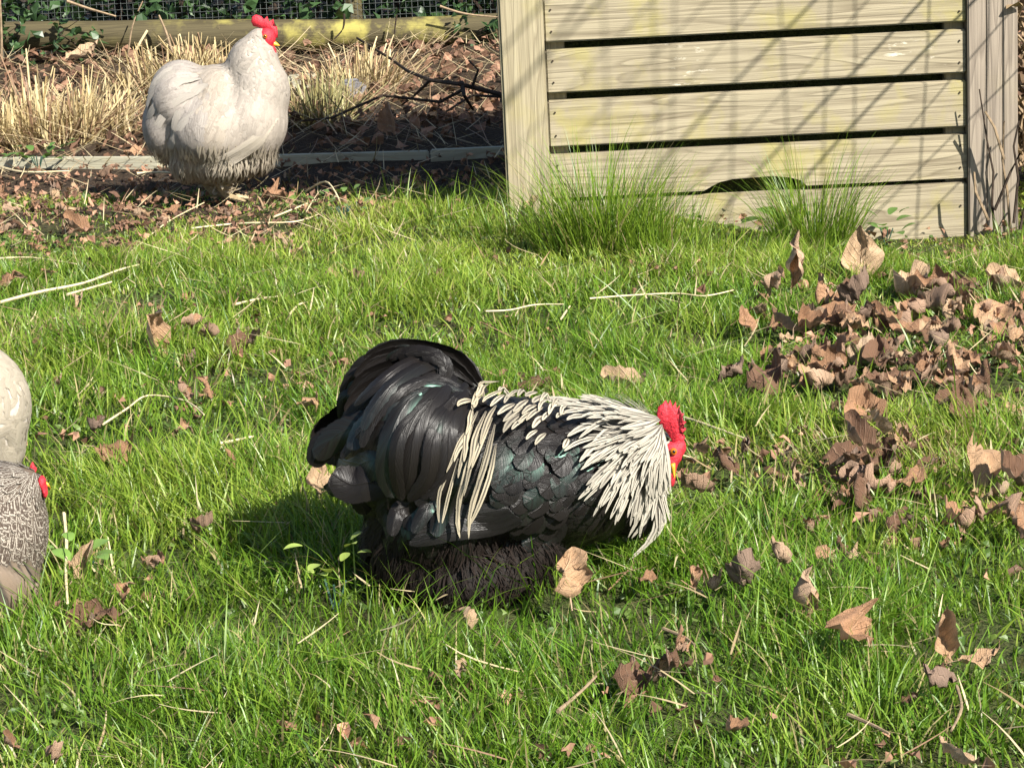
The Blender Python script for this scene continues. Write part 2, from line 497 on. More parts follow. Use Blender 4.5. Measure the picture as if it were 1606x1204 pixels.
# ------------------------------------------------------------------ wooden compost box
BL, BR = Vector((.008, 4.40, 0)), Vector((.900, 4.40, 0))   # front left and right corners
def make_box():
    d = (BR - BL); wid = d.length; rz = math.atan2(d.y, d.x)
    root = empty('compost_box', BL, rz)
    tag(root, 'weathered slatted wooden compost box standing in the grass', 'wooden box')
    H, dep = .64, .78
    def plankz(py, px=865):                    # height on the front face of a row of the photograph
        best = None
        dd = ray(px, py); n = Vector((-d.y, d.x, 0)).normalized()
        t = (BL - Vector(CAM)).dot(n) / Vector(dd).dot(n)
        return CAM[2] + dd[2] * t
    pw_l, pw_r = .077, .086
    # corner posts
    MB().box((0, 0, -.15), (pw_l, .07, H), .004).build('post', MAT['post'], root)
    xr = wid - pw_r
    MB().box((xr, 0, -.15), (xr + pw_r * .36, .07, H), .002).box((xr + pw_r * .362, .0015, -.15), (xr + pw_r * .70, .07, H), .002).box((xr + pw_r * .702, .0, -.15), (wid, .07, H), .002).build('post', MAT['post_grey'], root)
    for x in (0, wid - .075):
        MB().box((x, dep - .07, -.05), (x + .075, dep, H), .004).build('post', MAT['post'], root)
    # front boards, heights read at the left end
    rows = [(80, 148), (160, 233), (245, 313)]
    bz = [(plankz(b), plankz(a)) for a, b in rows]
    g = bz[0][0] - bz[1][1]; hb = bz[0][1] - bz[0][0]
    bz.insert(0, (bz[0][1] + g, bz[0][1] + g + hb))
    bz.insert(0, (bz[0][1] + g, bz[0][1] + g + hb))
    bz.append((-.13, bz[-1][0] - .008))
    x0, x1 = pw_l + .001, xr - .001
    for i, (a, b) in enumerate(bz):
        if a > H: continue
        b = min(b, H)
        mb = MB()
        if i == 4:                             # the board with the scooped-out lower edge
            cx = x0 + (x1 - x0) * .49; pts = [(x0, 0, b), (x0, 0, a)]
            pts += [(cx - .09, 0, a), (cx - .075, 0, a + .008), (cx - .062, 0, a + .014), (cx - .04, 0, a + .018), (cx + .03, 0, a + .020), (cx + .06, 0, a + .016), (cx + .08, 0, a + .010), (cx + .09, 0, a)]
            pts += [(x1, 0, a), (x1, 0, b)]
            mb.plate([Vector(p) + Vector((0, .022, 0)) for p in pts], (0, 1, 0), .022)
        else:
            mb.box((x0, .011, a), (x1, .033, b), .0025)
        bo = mb.build('board', MAT['board_peel'] if i == 2 else MAT['board'], root)
        if i == 4: bo['label'] = 'lower board with a scoop cut out of its bottom edge'
        if i == 2: bo['label'] = 'board with flaking white patches'
        s = MB()
        for xx in (x0 + .012, x1 - .012):
            for f in (.25, .75):
                s.tube([(xx, .0085, a + (b - a) * f), (xx, .013, a + (b - a) * f)], .0017, 6)
        s.build('nail', MAT['twig'], bo)
    # battens behind the front boards
    for x in (x0 + .0, x1 - .034):
        MB().box((x, .034, -.04), (x + .034, .062, H - .004), .002).build('batten', MAT['post'], root)
    # sides, back, and an unseen lid added so the inside stays dark
    for (a, b) in bz:  # edges stretched over the gaps to shut light out
        if a > H: continue
        b = min(b, H)
        for x in (.012, wid - .034):
            MB().box((x, .072, a - .006), (x + .022, dep - .072, b + .0075), .0025).build('board', MAT['side_board'], root)
        MB().box((.076, dep - .034, a - .006), (wid - .076, dep - .012, b + .0075), .0025).build('board', MAT['board'], root)
    for k in range(6):
        w = (dep + .03) / 6
        MB().box((-.01, -.015 + k * w, H + .002), (wid + .01, -.015 + (k + 1) * w - .004, H + .024), .003).build('added_lid_board', MAT['board'], root)
    return root
make_box()

# compost inside the box, front built up so the gaps look dark
def make_compost():
    V = []; n = 14
    xs = np.linspace(.08, .80, n); ys = np.linspace(4.56, 5.06, n)
    X, Y = np.meshgrid(xs, ys)
    Z = .04 + .08 * vnoise(X, Y, .12, 8) + .05 * vnoise(X, Y, .05, 9)
    Z = Z + .36; Y[0] = 4.455; Z[0] = -.10; Y[1] = 4.46; Z[1] -= .03 * vnoise(X[1], X[1], .03, 2)
    i = np.arange(n - 1)[None] + np.arange(n - 1)[:, None] * n
    o = link('compost_gap_fill', np_mesh('compost_gap_fill', np.stack([X, Y, Z], -1).reshape(-1, 3), np.stack([i, i + 1, i + n + 1, i + n], -1).reshape(-1, 4)), MAT['ground'])
    tag(o, 'dark heap of compost added behind the slats to darken the gaps', 'compost', kind='stuff')
make_compost()

# ------------------------------------------------------------------ edging, log, fence, evergreen
def make_edging():
    for k, (pa, pb, th) in enumerate([((-160, 262), (252, 260), .019), ((258, 258), (672, 247), .014), ((676, 250), (900, 240), .02)]):
        a, b = G(*pa), G(*pb)
        d = b - a; rz = math.atan2(d.y, d.x)
        mb = MB().box((0, -.012, -.05), (d.length, .012, th), .0025)
        o = mb.build('edging_board', MAT['edging'])
        o.location = (a.x, a.y, 0); o.rotation_euler = (0, 0, rz)
        tag(o, ['pale edging board in the sun left of the hen', 'edging board in shade behind and right of the hen', 'short edging board running behind the box post'][k], 'edging', 'edging boards of the bed')
    a, b = G(452, 137), G(560, 132)
    d = b - a
    o = MB().box((0, -.03, -.03), (d.length, .03, .03), .004).build('edging_board', MAT['edging'])
    o.location = a; o.rotation_euler = (0, 0, math.atan2(d.y, d.x))
    tag(o, 'pale board lying in the bed behind the hen', 'edging', 'edging boards of the bed')
make_edging()

YLOG = G(400, 86).y
def make_log():
    a, b = P(-420, 66, YLOG), P(1180, 40, YLOG)
    n = 40; pts, rad = [], []
    for i in range(n + 1):
        t = i / n; p = a.lerp(b, t)
        p.z += .006 * math.sin(t * 9); p.y += .012 * math.sin(t * 5 + 1)
        pts.append(p); rad.append(.044 + .003 * math.sin(t * 17) + .002 * random.random())
    o = MB().tube(pts, rad, 18).build('log', MAT['log'], None, a)
    o.location = a
    tag(o, 'long round mossy log lying along the foot of the wire fence', 'log')
    mb = MB()
    return o
make_log()

def make_back_fence():
    Y = YLOG + .16
    root = empty('wire_fence', (0, Y, 0))
    tag(root, 'fine square wire mesh fence behind the mossy log', 'fence')
    mb = MB(); s = .018
    x0, x1, H = -1.7, 1.6, .62
    for x in np.arange(x0, x1, s): mb.tube([(x, .002, 0), (x + .004, .002, H)], .0007, 3, False)
    for z in np.arange(.01, H, s): mb.tube([(x0, -.0005, z), (x1, -.0005, z)], .0007, 3, False)
    mb.build('wire_mesh', MAT['wire'], root)
    for x in (-1.5, -.42, .62, 1.55):
        MB().tube([(x, .04, -.1), (x, .04, .7)], .03, 10).build('fence_post', MAT['log'], root)
make_back_fence()

def leaf_cloud(name, pts, size, cols, mat, tilt=1.0, fold=.25):
    """many small pointed leaves, each 4 quads folded along the midrib"""
    n = len(pts)
    base = np.array([(0, 0, 0), (-.32, .35, fold * .4), (0, .38, 0), (.32, .35, fold * .4), (-.26, .72, fold * .35), (0, .75, 0), (.26, .72, fold * .35), (0, 1.05, -.12)])
    qd = np.array([(1, 4, 5, 2), (2, 5, 6, 3)]); tr = np.array([(0, 1, 2), (0, 2, 3), (4, 7, 5), (5, 7, 6)])
    az = rng.uniform(0, 2 * np.pi, n); el = rng.normal(0, .6, n) * tilt; ro = rng.normal(0, .8, n) * tilt
    ca, sa, ce, se, cr, sr = np.cos(az), np.sin(az), np.cos(el), np.sin(el), np.cos(ro), np.sin(ro)
    b = base[None] * size[:, None, None]
    crum = rng.normal(0, .10, (n, 8, 3)) * size[:, None, None]
    b = b + crum
    x = b[..., 0] * cr[:, None] + b[..., 2] * sr[:, None]; z = -b[..., 0] * sr[:, None] + b[..., 2] * cr[:, None]; y = b[..., 1]
    y, z = y * ce[:, None] - z * se[:, None], y * se[:, None] + z * ce[:, None]
    x, y = x * ca[:, None] - y * sa[:, None], x * sa[:, None] + y * ca[:, None]
    V = np.stack([x, y, z], -1) + pts[:, None]
    o = (np.arange(n) * 8)[:, None, None]
    me = np_mesh(name, V.reshape(-1, 3), (qd[None] + o).reshape(-1, 4), (tr[None] + o).reshape(-1, 3), np.repeat(cols, 8, 0), smooth=False)
    return me

def make_evergreens():
    specs = [(-1.45, .30, 'dark ivy growing through the wire fence at far left'), (-.98, .22, 'ivy tangle on the wire fence above the dry grass'),
             (-.56, .30, 'bright green ivy hanging on the fence behind the hen'), (-.12, .26, 'ivy on the fence above the mossy part of the log'),
             (.28, .25, 'ivy on the fence behind the wooden box'), (1.1, .45, 'dark evergreen bush behind the right end of the box')]
    for (x, rad, lab) in specs:
        n = 520
        Y = YLOG + .30
        root = empty('ivy_plant', (x, Y, 0)); tag(root, lab, 'ivy', 'ivy along the back fence')
        pts = np.stack([rng.normal(0, rad * .55, n), rng.normal(0, .07, n) + np.where(rng.random(n) < .3, -.15, 0.05), rng.uniform(.02, .62, n)], -1)
        g = rng.random((n, 1))
        cols = np.array((.018, .04, .014)) * (1 - g) + np.array((.055, .11, .035)) * g
        link('foliage', leaf_cloud('foliage', pts, rng.uniform(.03, .06, n), cols, None), MAT['ivy'], root)
        mb = MB()
        for k in range(6):
            xx = random.gauss(0, rad * .5); p = Vector((xx, .02, -.02)); L = [p.copy()]
            for j in range(7):
                p = p + Vector((random.gauss(0, .04), random.gauss(0, .015), .09)); L.append(p.copy())
            mb.tube(L, [.006 - .0006 * j for j in range(8)], 5)
        mb.build('stem', MAT['twig'], root)
make_evergreens()

def make_log_ivy():
    for (px, py, w, n, lab) in [(14, 62, .07, 60, 'ivy leaves hanging over the left end of the log'), (768, 48, .05, 40, 'ivy leaves hanging over the log beside the box post'), (110, 52, .05, 24, 'small ivy sprig creeping over the shaded log')]:
        c = P(px, py, YLOG - .07); root = empty('ivy_plant', (c.x, c.y, 0)); tag(root, lab, 'ivy', 'ivy along the back fence')
        pts = np.stack([rng.normal(0, w, n), rng.normal(0, .015, n), c.z + rng.normal(0, w * .6, n)], -1)
        g = rng.random((n, 1)); cols = np.array((.018, .04, .014)) * (1 - g) + np.array((.05, .10, .032)) * g
        link('foliage', leaf_cloud('foliage', pts, rng.uniform(.022, .042, n), cols, None), MAT['ivy'], root)
        MB().tube([(0, .03, -.01), (.02, .0, c.z * .6), (-.03, -.01, c.z), (.05, .01, c.z + .05)], [.004, .0035, .003, .002], 5).build('stem', MAT['twig'], root)
make_log_ivy()

def make_hedge():
    Y = YLOG + .75
    root = empty('evergreen_hedge', (0, Y, 0)); tag(root, 'dark evergreen hedge behind the wire fence', 'hedge')
    n = 9000
    pts = np.stack([rng.uniform(-2.2, 2.6, n), rng.normal(0, .16, n), rng.uniform(0, 1.5, n)], -1)
    g = rng.random((n, 1)) ** 1.5
    cols = np.array((.014, .03, .012)) * (1 - g) + np.array((.045, .09, .03)) * g
    link('foliage', leaf_cloud('foliage', pts, rng.uniform(.04, .075, n), cols, None), MAT['ivy'], root)
    mb = MB()
    for x in np.arange(-2.1, 2.6, .45):
        mb.tube([(x, .0, -.05), (x + .05, .02, .7), (x - .03, 0, 1.4)], [.025, .018, .006], 7)
    mb.build('stem', MAT['twig'], root)
make_hedge()

# ------------------------------------------------------------------ wire netting on the sun side (its shadow lies on the box)
def make_side_fence():
    X = 1.12; y0, y1, H = 3.05, 4.75, 1.6
    root = empty('netting_fence', (X, 0, 0)); tag(root, 'tall diamond mesh netting fence on the right side of the lawn', 'fence')
    mb = MB(); rr = random.Random(3)
    y = y0
    while y < y1:
        ph = rr.uniform(0, 6); tl = rr.uniform(-.03, .05)
        mb.tube([(.003 * math.sin(z * 5 + ph), y + tl * z + .010 * math.sin(z * 6 + ph), z) for z in np.linspace(.02, H, 18)], .0016, 4, False)
        y += .098 + rr.uniform(-.006, .006)
    z = .04
    while z < H:
        ph = rr.uniform(0, 6)
        mb.tube([(.004, y, z - .20 * (y - y0) + .30 + .008 * math.sin(y * 9 + ph)) for y in np.linspace(y0, y1, 22) if .02 < z - .20 * (y - y0) + .30], .0016 if rr.random() < .75 else .0034, 4, False)
        z += .098
    mb.build('wire_mesh', MAT['net'], root)
    for y in (-.8, y1):
        MB().tube([(0.03, y, -.1), (0.03, y, H + .05)], .025, 10).build('fence_post', MAT['post_grey'], root)
    MB().tube([(0, -.8, H), (0, y1, H)], .0025, 5).build('top_wire', MAT['wire'], root)
make_side_fence()

# ------------------------------------------------------------------ dry cut grass clumps, twigs, litter in the bed
def straw_cols(n, lo=(.30, .22, .10), hi=(.62, .52, .30)):
    g = rng.random((n, 1))
    c = np.array(lo) * (1 - g) + np.array(hi) * g
    red = (rng.random(n) < .22)
    c[red] = np.array((.24, .15, .09)) * (.7 + .6 * rng.random((red.sum(), 1)))
    return c

def make_clumps():
    specs = [((-40, 232), 95, .10, 380, .15, 'clump of cut straw-coloured grass at the left picture edge'),
             ((70, 228), 85, .10, 520, .155, 'broad clump of cut dry grass behind the sunlit edging board'),
             ((150, 214), 60, .08, 300, .13, 'lower dry grass clump beside the broad one, nearest the hen tail'),
             ((255, 150), 62, .085, 340, .135, 'dry grass clump standing behind the hen tail'),
             ((345, 140), 60, .08, 340, .13, 'dry grass clump standing behind the hen neck'),
             ((565, 148), 62, .10, 420, .105, 'sunlit dry grass clump between the hen and the box'),
             ((500, 196), 50, .10, 300, .10, 'greenish dry grass clump right of the hen, shade painted into its colour')]
    for k, ((px, py), rpx, ry, n, h, lab) in enumerate(specs):
        c = G(px, py); rx = rpx / FPX * (c.y + .2)
        root = empty('dry_grass_clump', c); tag(root, lab, 'dry grass', 'cut dry grass clumps in the bed')
        a = rng.uniform(0, 2 * np.pi, n); r = np.sqrt(rng.random(n))
        x, y = r * np.cos(a) * rx, r * np.sin(a) * ry
        cn = vnoise(x + c.x, y + c.y, .05, 81)
        rt = np.stack([x, y, np.zeros(n) - .005], -1)
        ang = np.arctan2(y, x) + rng.normal(0, .6, n)
        hh = h * rng.uniform(.4, 1.15, n) * (1.05 - .25 * r) * (.45 + .95 * cn)
        lean = .12 + .28 * r * rng.random(n) + np.where(rng.random(n) < .34, rng.uniform(.2, 1.3, n), 0)
        cols = straw_cols(n)
        if k == 6: cols = cols * np.array((.62, .72, .6))  # shade painted into the straw colour, plus a slight green cast
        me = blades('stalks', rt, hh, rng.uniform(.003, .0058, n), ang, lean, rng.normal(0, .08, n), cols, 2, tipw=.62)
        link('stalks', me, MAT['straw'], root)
        m = n // 3
        rt2 = np.stack([rng.normal(0, rx * .8, m), rng.normal(0, ry * .9, m), rng.uniform(.0, .03, m)], -1)
        me = blades('fallen_stalks', rt2, rng.uniform(.04, .11, m), rng.uniform(.002, .004, m), rng.uniform(0, 6.3, m), rng.uniform(1.2, 4, m), rng.normal(0, .3, m), straw_cols(m, (.22, .15, .08), (.5, .4, .25)), 3, tipw=.4)
        link('fallen_stalks', me, MAT['straw'], root)
make_clumps()

def make_litter():
    def field(n, y0, y1, keep=None):
        y = rng.uniform(y0, y1, n); x = rng.uniform(-1, 1, n) * (.22 * y + .55)
        if keep is not None:
            k = keep(x, y); x, y = x[k], y[k]
        return x, y
    def brown(n):
        g = rng.random((n, 1))
        c = np.array((.07, .038, .025)) * (1 - g) + np.array((.30, .17, .11)) * g
        return c * (.7 + .6 * rng.random((n, 1)))
    yb = G(400, 246).y
    x, y = field(4600, yb + .02, YLOG + .5)
    p = np.stack([x, y, gz(x, y) + rng.uniform(0, .03, len(x))], -1)
    o = link('leaf_litter', leaf_cloud('leaf_litter', p, rng.uniform(.014, .042, len(x)), brown(len(x)), None, 1.0, .5), MAT['litter'])
    tag(o, 'reddish brown leaf litter covering the bed behind the edging', 'leaf litter', kind='stuff')
    # litter on the lawn side
    def keep(x, y):
        px, py = project(x, y, gz(x, y))
        a = np.clip(1.4 - 1.4 * np.abs(py - 338) / 90, 0, 1) * np.clip((580 - px) / 160, 0, 1)
        b = ((px > 430) & (px < 830) & (py < 305) & (py > 225)) * .7
        c = np.clip(1 - np.abs(py - 540) / 150, 0, 1) * np.clip((px - 1120) / 140, 0, 1) * .28
        e = (py < 300) * (px < 300) * 1.0
        f_ = .20 * (vnoise(x, y, .22, 61) > .60) + .45 * (vnoise(x, y, .30, 66) > .66)
        return rng.random(len(x)) < np.maximum.reduce([a, b, c, e, f_]) * (.25 + .9 * vnoise(x, y, .13, 21))
    x, y = field(22000, 1.8, yb - .09, keep)
    p = np.stack([x, y, gz(x, y) + rng.uniform(.004, .022, len(x))], -1)
    o = link('leaf_crumbs', leaf_cloud('leaf_crumbs', p, rng.uniform(.007, .020, len(x)), brown(len(x)) * 1.25, None, .9, .5), MAT['litter'])
    tag(o, 'small broken brown leaf pieces scattered on the lawn', 'leaf litter', kind='stuff')
    # loose straw
    x1, y1 = field(4200, yb - .22, YLOG + .1)
    x2, y2 = field(9000, 3.4, yb, lambda x, y: rng.random(len(x)) < np.clip((450 - project(x, y, 0 * x)[1]) / 130, 0, 1) * np.clip((840 - project(x, y, 0 * x)[0]) / 150, 0, 1) * .30)
    x3, y3 = field(1500, 1.8, 4.6)
    x, y = np.concatenate([x1, x2, x3]), np.concatenate([y1, y2, y3]); n = len(x)
    z = gz(x, y) + rng.uniform(.006, .03, n)
    L = rng.uniform(.05, .22, n); L[len(x1):] *= .55; L[len(x1) + len(x2):] *= .75
    me = blades('loose_straw', np.stack([x, y, z], -1), L * .25, rng.uniform(.0013, .0032, n), rng.uniform(0, 6.3, n), rng.uniform(2.4, 4, n), rng.normal(0, .5, n), straw_cols(n, (.26, .19, .10), (.55, .46, .28)), 4, tipw=.35)
    tag(link('loose_straw', me, MAT['straw']), 'loose dry straw scattered over the bed and the bare lawn', 'straw', kind='stuff')
make_litter()

# twigs, stalks: polylines of photo points lying on the ground at given heights
def stalk(name, pix, rad, mat, label, cat, group=None, z=.03, taper=.6, plane=None):
    pts = []
    ctrl = [G(a, b, (z if len(r) == 0 else r[0])) for a, b, *r in pix] if plane is None else [P(a, b, plane) for a, b, *r in pix]
    n = len(ctrl)
    for i in range(n - 1):
        p0, p1, p2, p3 = ctrl[max(0, i - 1)], ctrl[i], ctrl[i + 1], ctrl[min(n - 1, i + 2)]
        for k in range(4):
            t = k / 4
            pts.append(.5 * ((2 * p1) + (p2 - p0) * t + (2 * p0 - 5 * p1 + 4 * p2 - p3) * t * t + (3 * p1 - p0 - 3 * p2 + p3) * t ** 3))
    pts.append(ctrl[-1])
    m = len(pts)
    rr = [rad * (1 - (1 - taper) * i / (m - 1)) * random.uniform(.9, 1.1) for i in range(m)]
    o = MB().tube(pts, rr, 6).build(name, mat, None, pts[0])
    o.location = pts[0]
    tag(o, label, cat, group)
    return o

def make_branches():
    root = empty('fallen_branch', G(735, 185)); tag(root, 'dark fallen branch with side twigs lying in the bed by the box', 'branch')
    def br(name, pix, r, parent):
        pts = [G(a, b, z) for a, b, z in pix]
        o = MB().tube([p - root.location for p in pts], [r * (1 - .5 * i / (len(pts) - 1)) for i in range(len(pts))], 6).build(name, MAT['twig'], parent)
        return o
    main = br('stem', [(830, 160, .06), (765, 143, .08), (720, 132, .10), (675, 126, .10), (640, 112, .09), (612, 92, .09), (560, 60, .10)], .006, root)
    br('twig', [(724, 130, .10), (728, 150, .08), (742, 172, .04)], .006, root)
    br('twig', [(728, 140, .09), (690, 160, .06), (600, 150, .07), (520, 185, .05), (470, 190, .03)], .0042, root)
    br('twig', [(675, 126, .10), (650, 150, .06), (630, 165, .03)], .004, root)
    br('twig', [(740, 138, .09), (750, 110, .13), (735, 95, .15)], .004, root)
    br('twig', [(790, 152, .06), (740, 150, .06), (700, 175, .04)], .004, root)
    S = [
        ('plant_stalk', [(200, 92), (208, 40), (224, 2)], .003, 'pale_twig', 'thin dry stalk standing against the log', 'stalk'),
        ('plant_stalk', [(272, 88), (260, 50), (249, 24)], .005, 'pale_twig', 'stout pale stalk leaning against the log left of the hen', 'stalk'),
        ('plant_stalk', [(206, 108), (213, 80), (231, 48)], .0055, 'straw_tube', 'pale bleached stalk above the dry grass clump', 'stalk'),
        ('plant_stalk', [(3, 100), (2, 50), (0, 0)], .005, 'pale_twig', 'whitish upright stalk at the far left end of the log', 'stalk'),
        ('twig', [(105, 2, .12), (140, 14, .10), (182, 26, .08)], .005, 'pale_twig', 'reddish bare twig leaning on the log at left', 'twig'),
        ('twig', [(690, 10, .12), (730, 22, .10), (790, 28, .09)], .004, 'pale_twig', 'thin bare twig above the log near the box', 'twig'),
        ('twig', [(540, 22, .10), (538, 45, .07), (524, 62, .04)], .0035, 'twig', 'dark forked twig across the yellow mossy part of the log', 'twig'),
        ('twig', [(622, 24, .10), (620, 40, .08), (618, 56, .05)], .003, 'twig', 'short dark twig hanging over the log right of the hen', 'twig'),
    ]
    for nm, pix, r, mt, lab, cat in S:
        stalk(nm, pix, r, MAT[mt], lab, cat, 'stalks and twigs in the bed', plane=YLOG - .10)
MAT['straw_tube'] = simple('bleached_straw', (.58, .48, .29), .5, .4, 70, .25, .3)[0]
make_branches()

def make_stalks():
    g = 'long dry straw stalks on the lawn'
    S = [
        ([(0, 474), (60, 458), (130, 444), (185, 424), (218, 415)], .0034, 'long pale straw lying toward the left edge of the lawn'),
        ([(105, 462), (140, 452), (175, 442)], .0030, 'short straw crossing the long pale one at left'),
        ([(60, 520), (80, 500), (120, 502), (195, 510)], .0022, 'bent straw ending at the big cupped brown leaf'),
        ([(0, 405), (50, 404), (120, 414)], .0024, 'thin straw on the sparse lawn at the left edge'),
        ([(365, 478), (410, 468), (468, 462)], .0028, 'pale straw lying flat above the middle of the lawn'),
        ([(455, 492), (468, 478), (482, 474)], .0024, 'tiny hooked straw right of the flat pale one'),
        ([(162, 665), (200, 640), (232, 620), (290, 628), (320, 650)], .0020, 'thin arched stem in the grass left of the rooster'),
        ([(345, 695), (370, 690), (398, 684)], .0030, 'short fat straw in the grass left of the rooster tail'),
        ([(480, 300), (510, 285, .05), (528, 305, .04), (536, 328, .01)], .0028, 'arched pale straw in front of the white hen'),
        ([(200, 400), (260, 350), (320, 318)], .0022, 'slanted straw on the leaf litter before the hen'),
        ([(300, 358), (380, 350), (460, 348), (500, 336)], .0024, 'long straw lying across the litter in front of the hen'),
        ([(430, 340), (470, 324), (500, 312)], .0028, 'pale straw right of the feet of the white hen'),
        ([(762, 488), (800, 486), (838, 478), (884, 477)], .0019, 'straw lying in the grass straight above the rooster back'),
        ([(925, 468), (990, 463), (1060, 460), (1105, 464), (1150, 455)], .0019, 'long straw lying behind the rooster toward the drift'),
        ([(880, 500), (888, 488), (894, 480)], .0022, 'upright straw bit near the long straw behind the rooster'),
        ([(1000, 640), (1075, 655), (1120, 670), (1170, 688)], .0024, 'pale stem lying behind the red comb'),
        ([(100, 805), (104, 850), (103, 900), (106, 945)], .0028, 'yellow straw standing by the laced hen'),
        ([(875, 1115), (910, 1085), (935, 1060)], .0024, 'grey stem in the front grass left of the dark leaf heap'),
        ([(1500, 1075), (1508, 1110), (1492, 1145)], .0022, 'curved brown stem near the front right corner'),
        ([(1040, 985), (1075, 1000), (1090, 1012)], .0024, 'grey twig in the front grass'),
        ([(1330, 1120), (1365, 1135), (1395, 1150)], .0026, 'dark twig half sunk in the front grass at right'),
        ([(0, 262), (40, 270), (110, 268)], .004, 'pale stick at the foot of the sunlit edging'),
        ([(215, 272), (250, 270), (272, 271)], .004, 'flat pale stick beside the hen tail'),
    ]
    for pix, r, lab in S:
        o = stalk('straw_stalk', pix, r * .72, MAT['straw_tube'] if 'twig' not in lab and 'brown' not in lab and 'grey' not in lab else MAT['pale_twig'], lab, 'straw', g, z=.028 if pix[0][1] > 420 else .018)
make_stalks()

# stone in the bed
def make_stone():
    bm = bmesh.new(); bmesh.ops.create_icosphere(bm, subdivisions=3, radius=1)
    for v in bm.verts:
        v.co = Vector((v.co.x * .038, v.co.y * .025, v.co.z * .034)) * (1 + .35 * (mnoise.noise(v.co * 1.4)))
    me = bpy.data.meshes.new('stone'); bm.to_mesh(me); bm.free()
    o = link('stone', me, MAT['stone']); o.location = G(555, 158) + Vector((0, 0, .018)); o.rotation_euler = (0, .5, .2)
    tag(o, 'grey pointed stone at the edge of the sunlit dry grass clump', 'stone')
make_stone()

# ------------------------------------------------------------------ fallen leaves
def leaf_mesh(seed, asp=.72, curl=1.0, bend=.8, crumple=1.0):
    r = random.Random(seed); nu, nv = 9, 12
    V, UV = [], []
    ph = [r.uniform(0, 6.28) for _ in range(6)]
    for j in range(nv + 1):
        v = j / nv
        w = asp * .5 * (math.sin(math.pi * min(1, v * .97 + .02)) ** .72) * (1.15 - .35 * v)
        a = bend * (v - .45)
        for i in range(nu):
            u = i / (nu - 1) * 2 - 1
            ser = 1 + .07 * math.sin(v * 34 + ph[5]) * abs(u) ** 3
            x = u * w * ser; y = v - .5
            k = curl * (.6 + .9 * v)
            ang = u * k
            R = w / max(.2, abs(k)) if abs(k) > .05 else None
            xx, zz = (R * math.sin(ang) * (1 if k > 0 else 1), R * (1 - math.cos(ang))) if R else (x, 0)
            if k < 0: xx, zz = R * math.sin(abs(k) * u), -R * (1 - math.cos(k * u))
            # longitudinal bend
            if abs(bend) > .05:
                rb = 1 / bend
                yy = rb * math.sin(a); zb = rb * (1 - math.cos(a))
            else: yy, zb = y, 0
            q = Vector((x * 3.2 + seed, y * 3.2, seed * .7))
            nz = mnoise.noise(q) * .24 + (.5 - abs(mnoise.noise(q * 1.9 + Vector((3, 7, 1))))) * .16 + mnoise.noise(q * 3.3) * .10
            corr = .030 * math.sin((v - abs(u) * .25) * 9 * 6.283 * .5 + ph[1]) * (1 - .3 * abs(u))
            nx = mnoise.noise(q + Vector((9, 3, 1))) * .14
            V.append((xx + nx * crumple, yy * 1.0 + nx * .5 * crumple, zz + zb + (nz * crumple + corr)))
            UV.append((i / (nu - 1), v))
    quads = [(j * nu + i, j * nu + i + 1, (j + 1) * nu + i + 1, (j + 1) * nu + i) for j in range(nv) for i in range(nu - 1)]
    # stalk
    n0 = len(V)
    st = [(-.012, -.5), (.012, -.5), (-.009, -.78), (.009, -.78)]
    base = V[nu // 2]
    for x, y in st:
        V.append((base[0] + x, base[1] + (y + .5), base[2] + .10 * (abs(y + .5) / .28) ** 1.5)); UV.append((.5, .0))
    quads.append((n0, n0 + 1, n0 + 3, n0 + 2))
    V = np.array(V)
    me = np_mesh('leaf_variant', V, quads, uv=UV)
    me.materials.append(MAT['leaf'])
    return me

LEAVES = [leaf_mesh(s, random.uniform(.6, .85), c, b, k) for s, (c, b, k) in enumerate([
    (.7, .5, .8), (1.5, .8, 1.0), (-1.2, .6, 1.1), (2.2, 1.6, 1.3), (-1.9, -1.3, 1.3), (1.0, 2.6, 1.3),
    (2.8, .6, 1.2), (-.8, 1.9, 1.5), (1.5, -2.0, 1.4), (.5, .3, 1.9), (2.2, 3.0, 1.6), (-2.4, 1.6, 1.5)])]

def put_leaf(px, py, size_px, variant, label, group='fallen brown leaves on the lawn', z=.03, rot=None, up=0.0, roll=None, sx=1.0, tone=None):
    """size in pixels of its length; up = how far it stands on its edge (radians)"""
    c = G(px, py, z)
    if not up: z *= .72
    for _ in range(3): c = G(px, py, z + .8 * gzf(c.x, c.y))
    L = size_px / FPX * (c.y * 1.03)
    me = LEAVES[variant % len(LEAVES)]
    o = bpy.data.objects.new('dry_leaf', me); COL.objects.link(o)
    if tone is None: tone = .06 if ('dark' in label or 'blackish' in label) else (.95 if ('pale' in label or 'cream' in label or 'whitish' in label) else (.8 if 'tan' in label else random.uniform(.3, .75)))
    o.color = (tone, tone, tone, 1)
    rz = random.uniform(0, 6.28) if rot is None else rot
    rx = up if up else random.gauss(.1, .3)
    ry = random.gauss(0, .3) if roll is None else roll
    o.rotation_mode = 'YXZ'
    o.rotation_euler = (rx, ry, rz)
    o.scale = (L * sx, L, L)
    o.location = c
    tag(o, label, 'leaf', group)
    return o

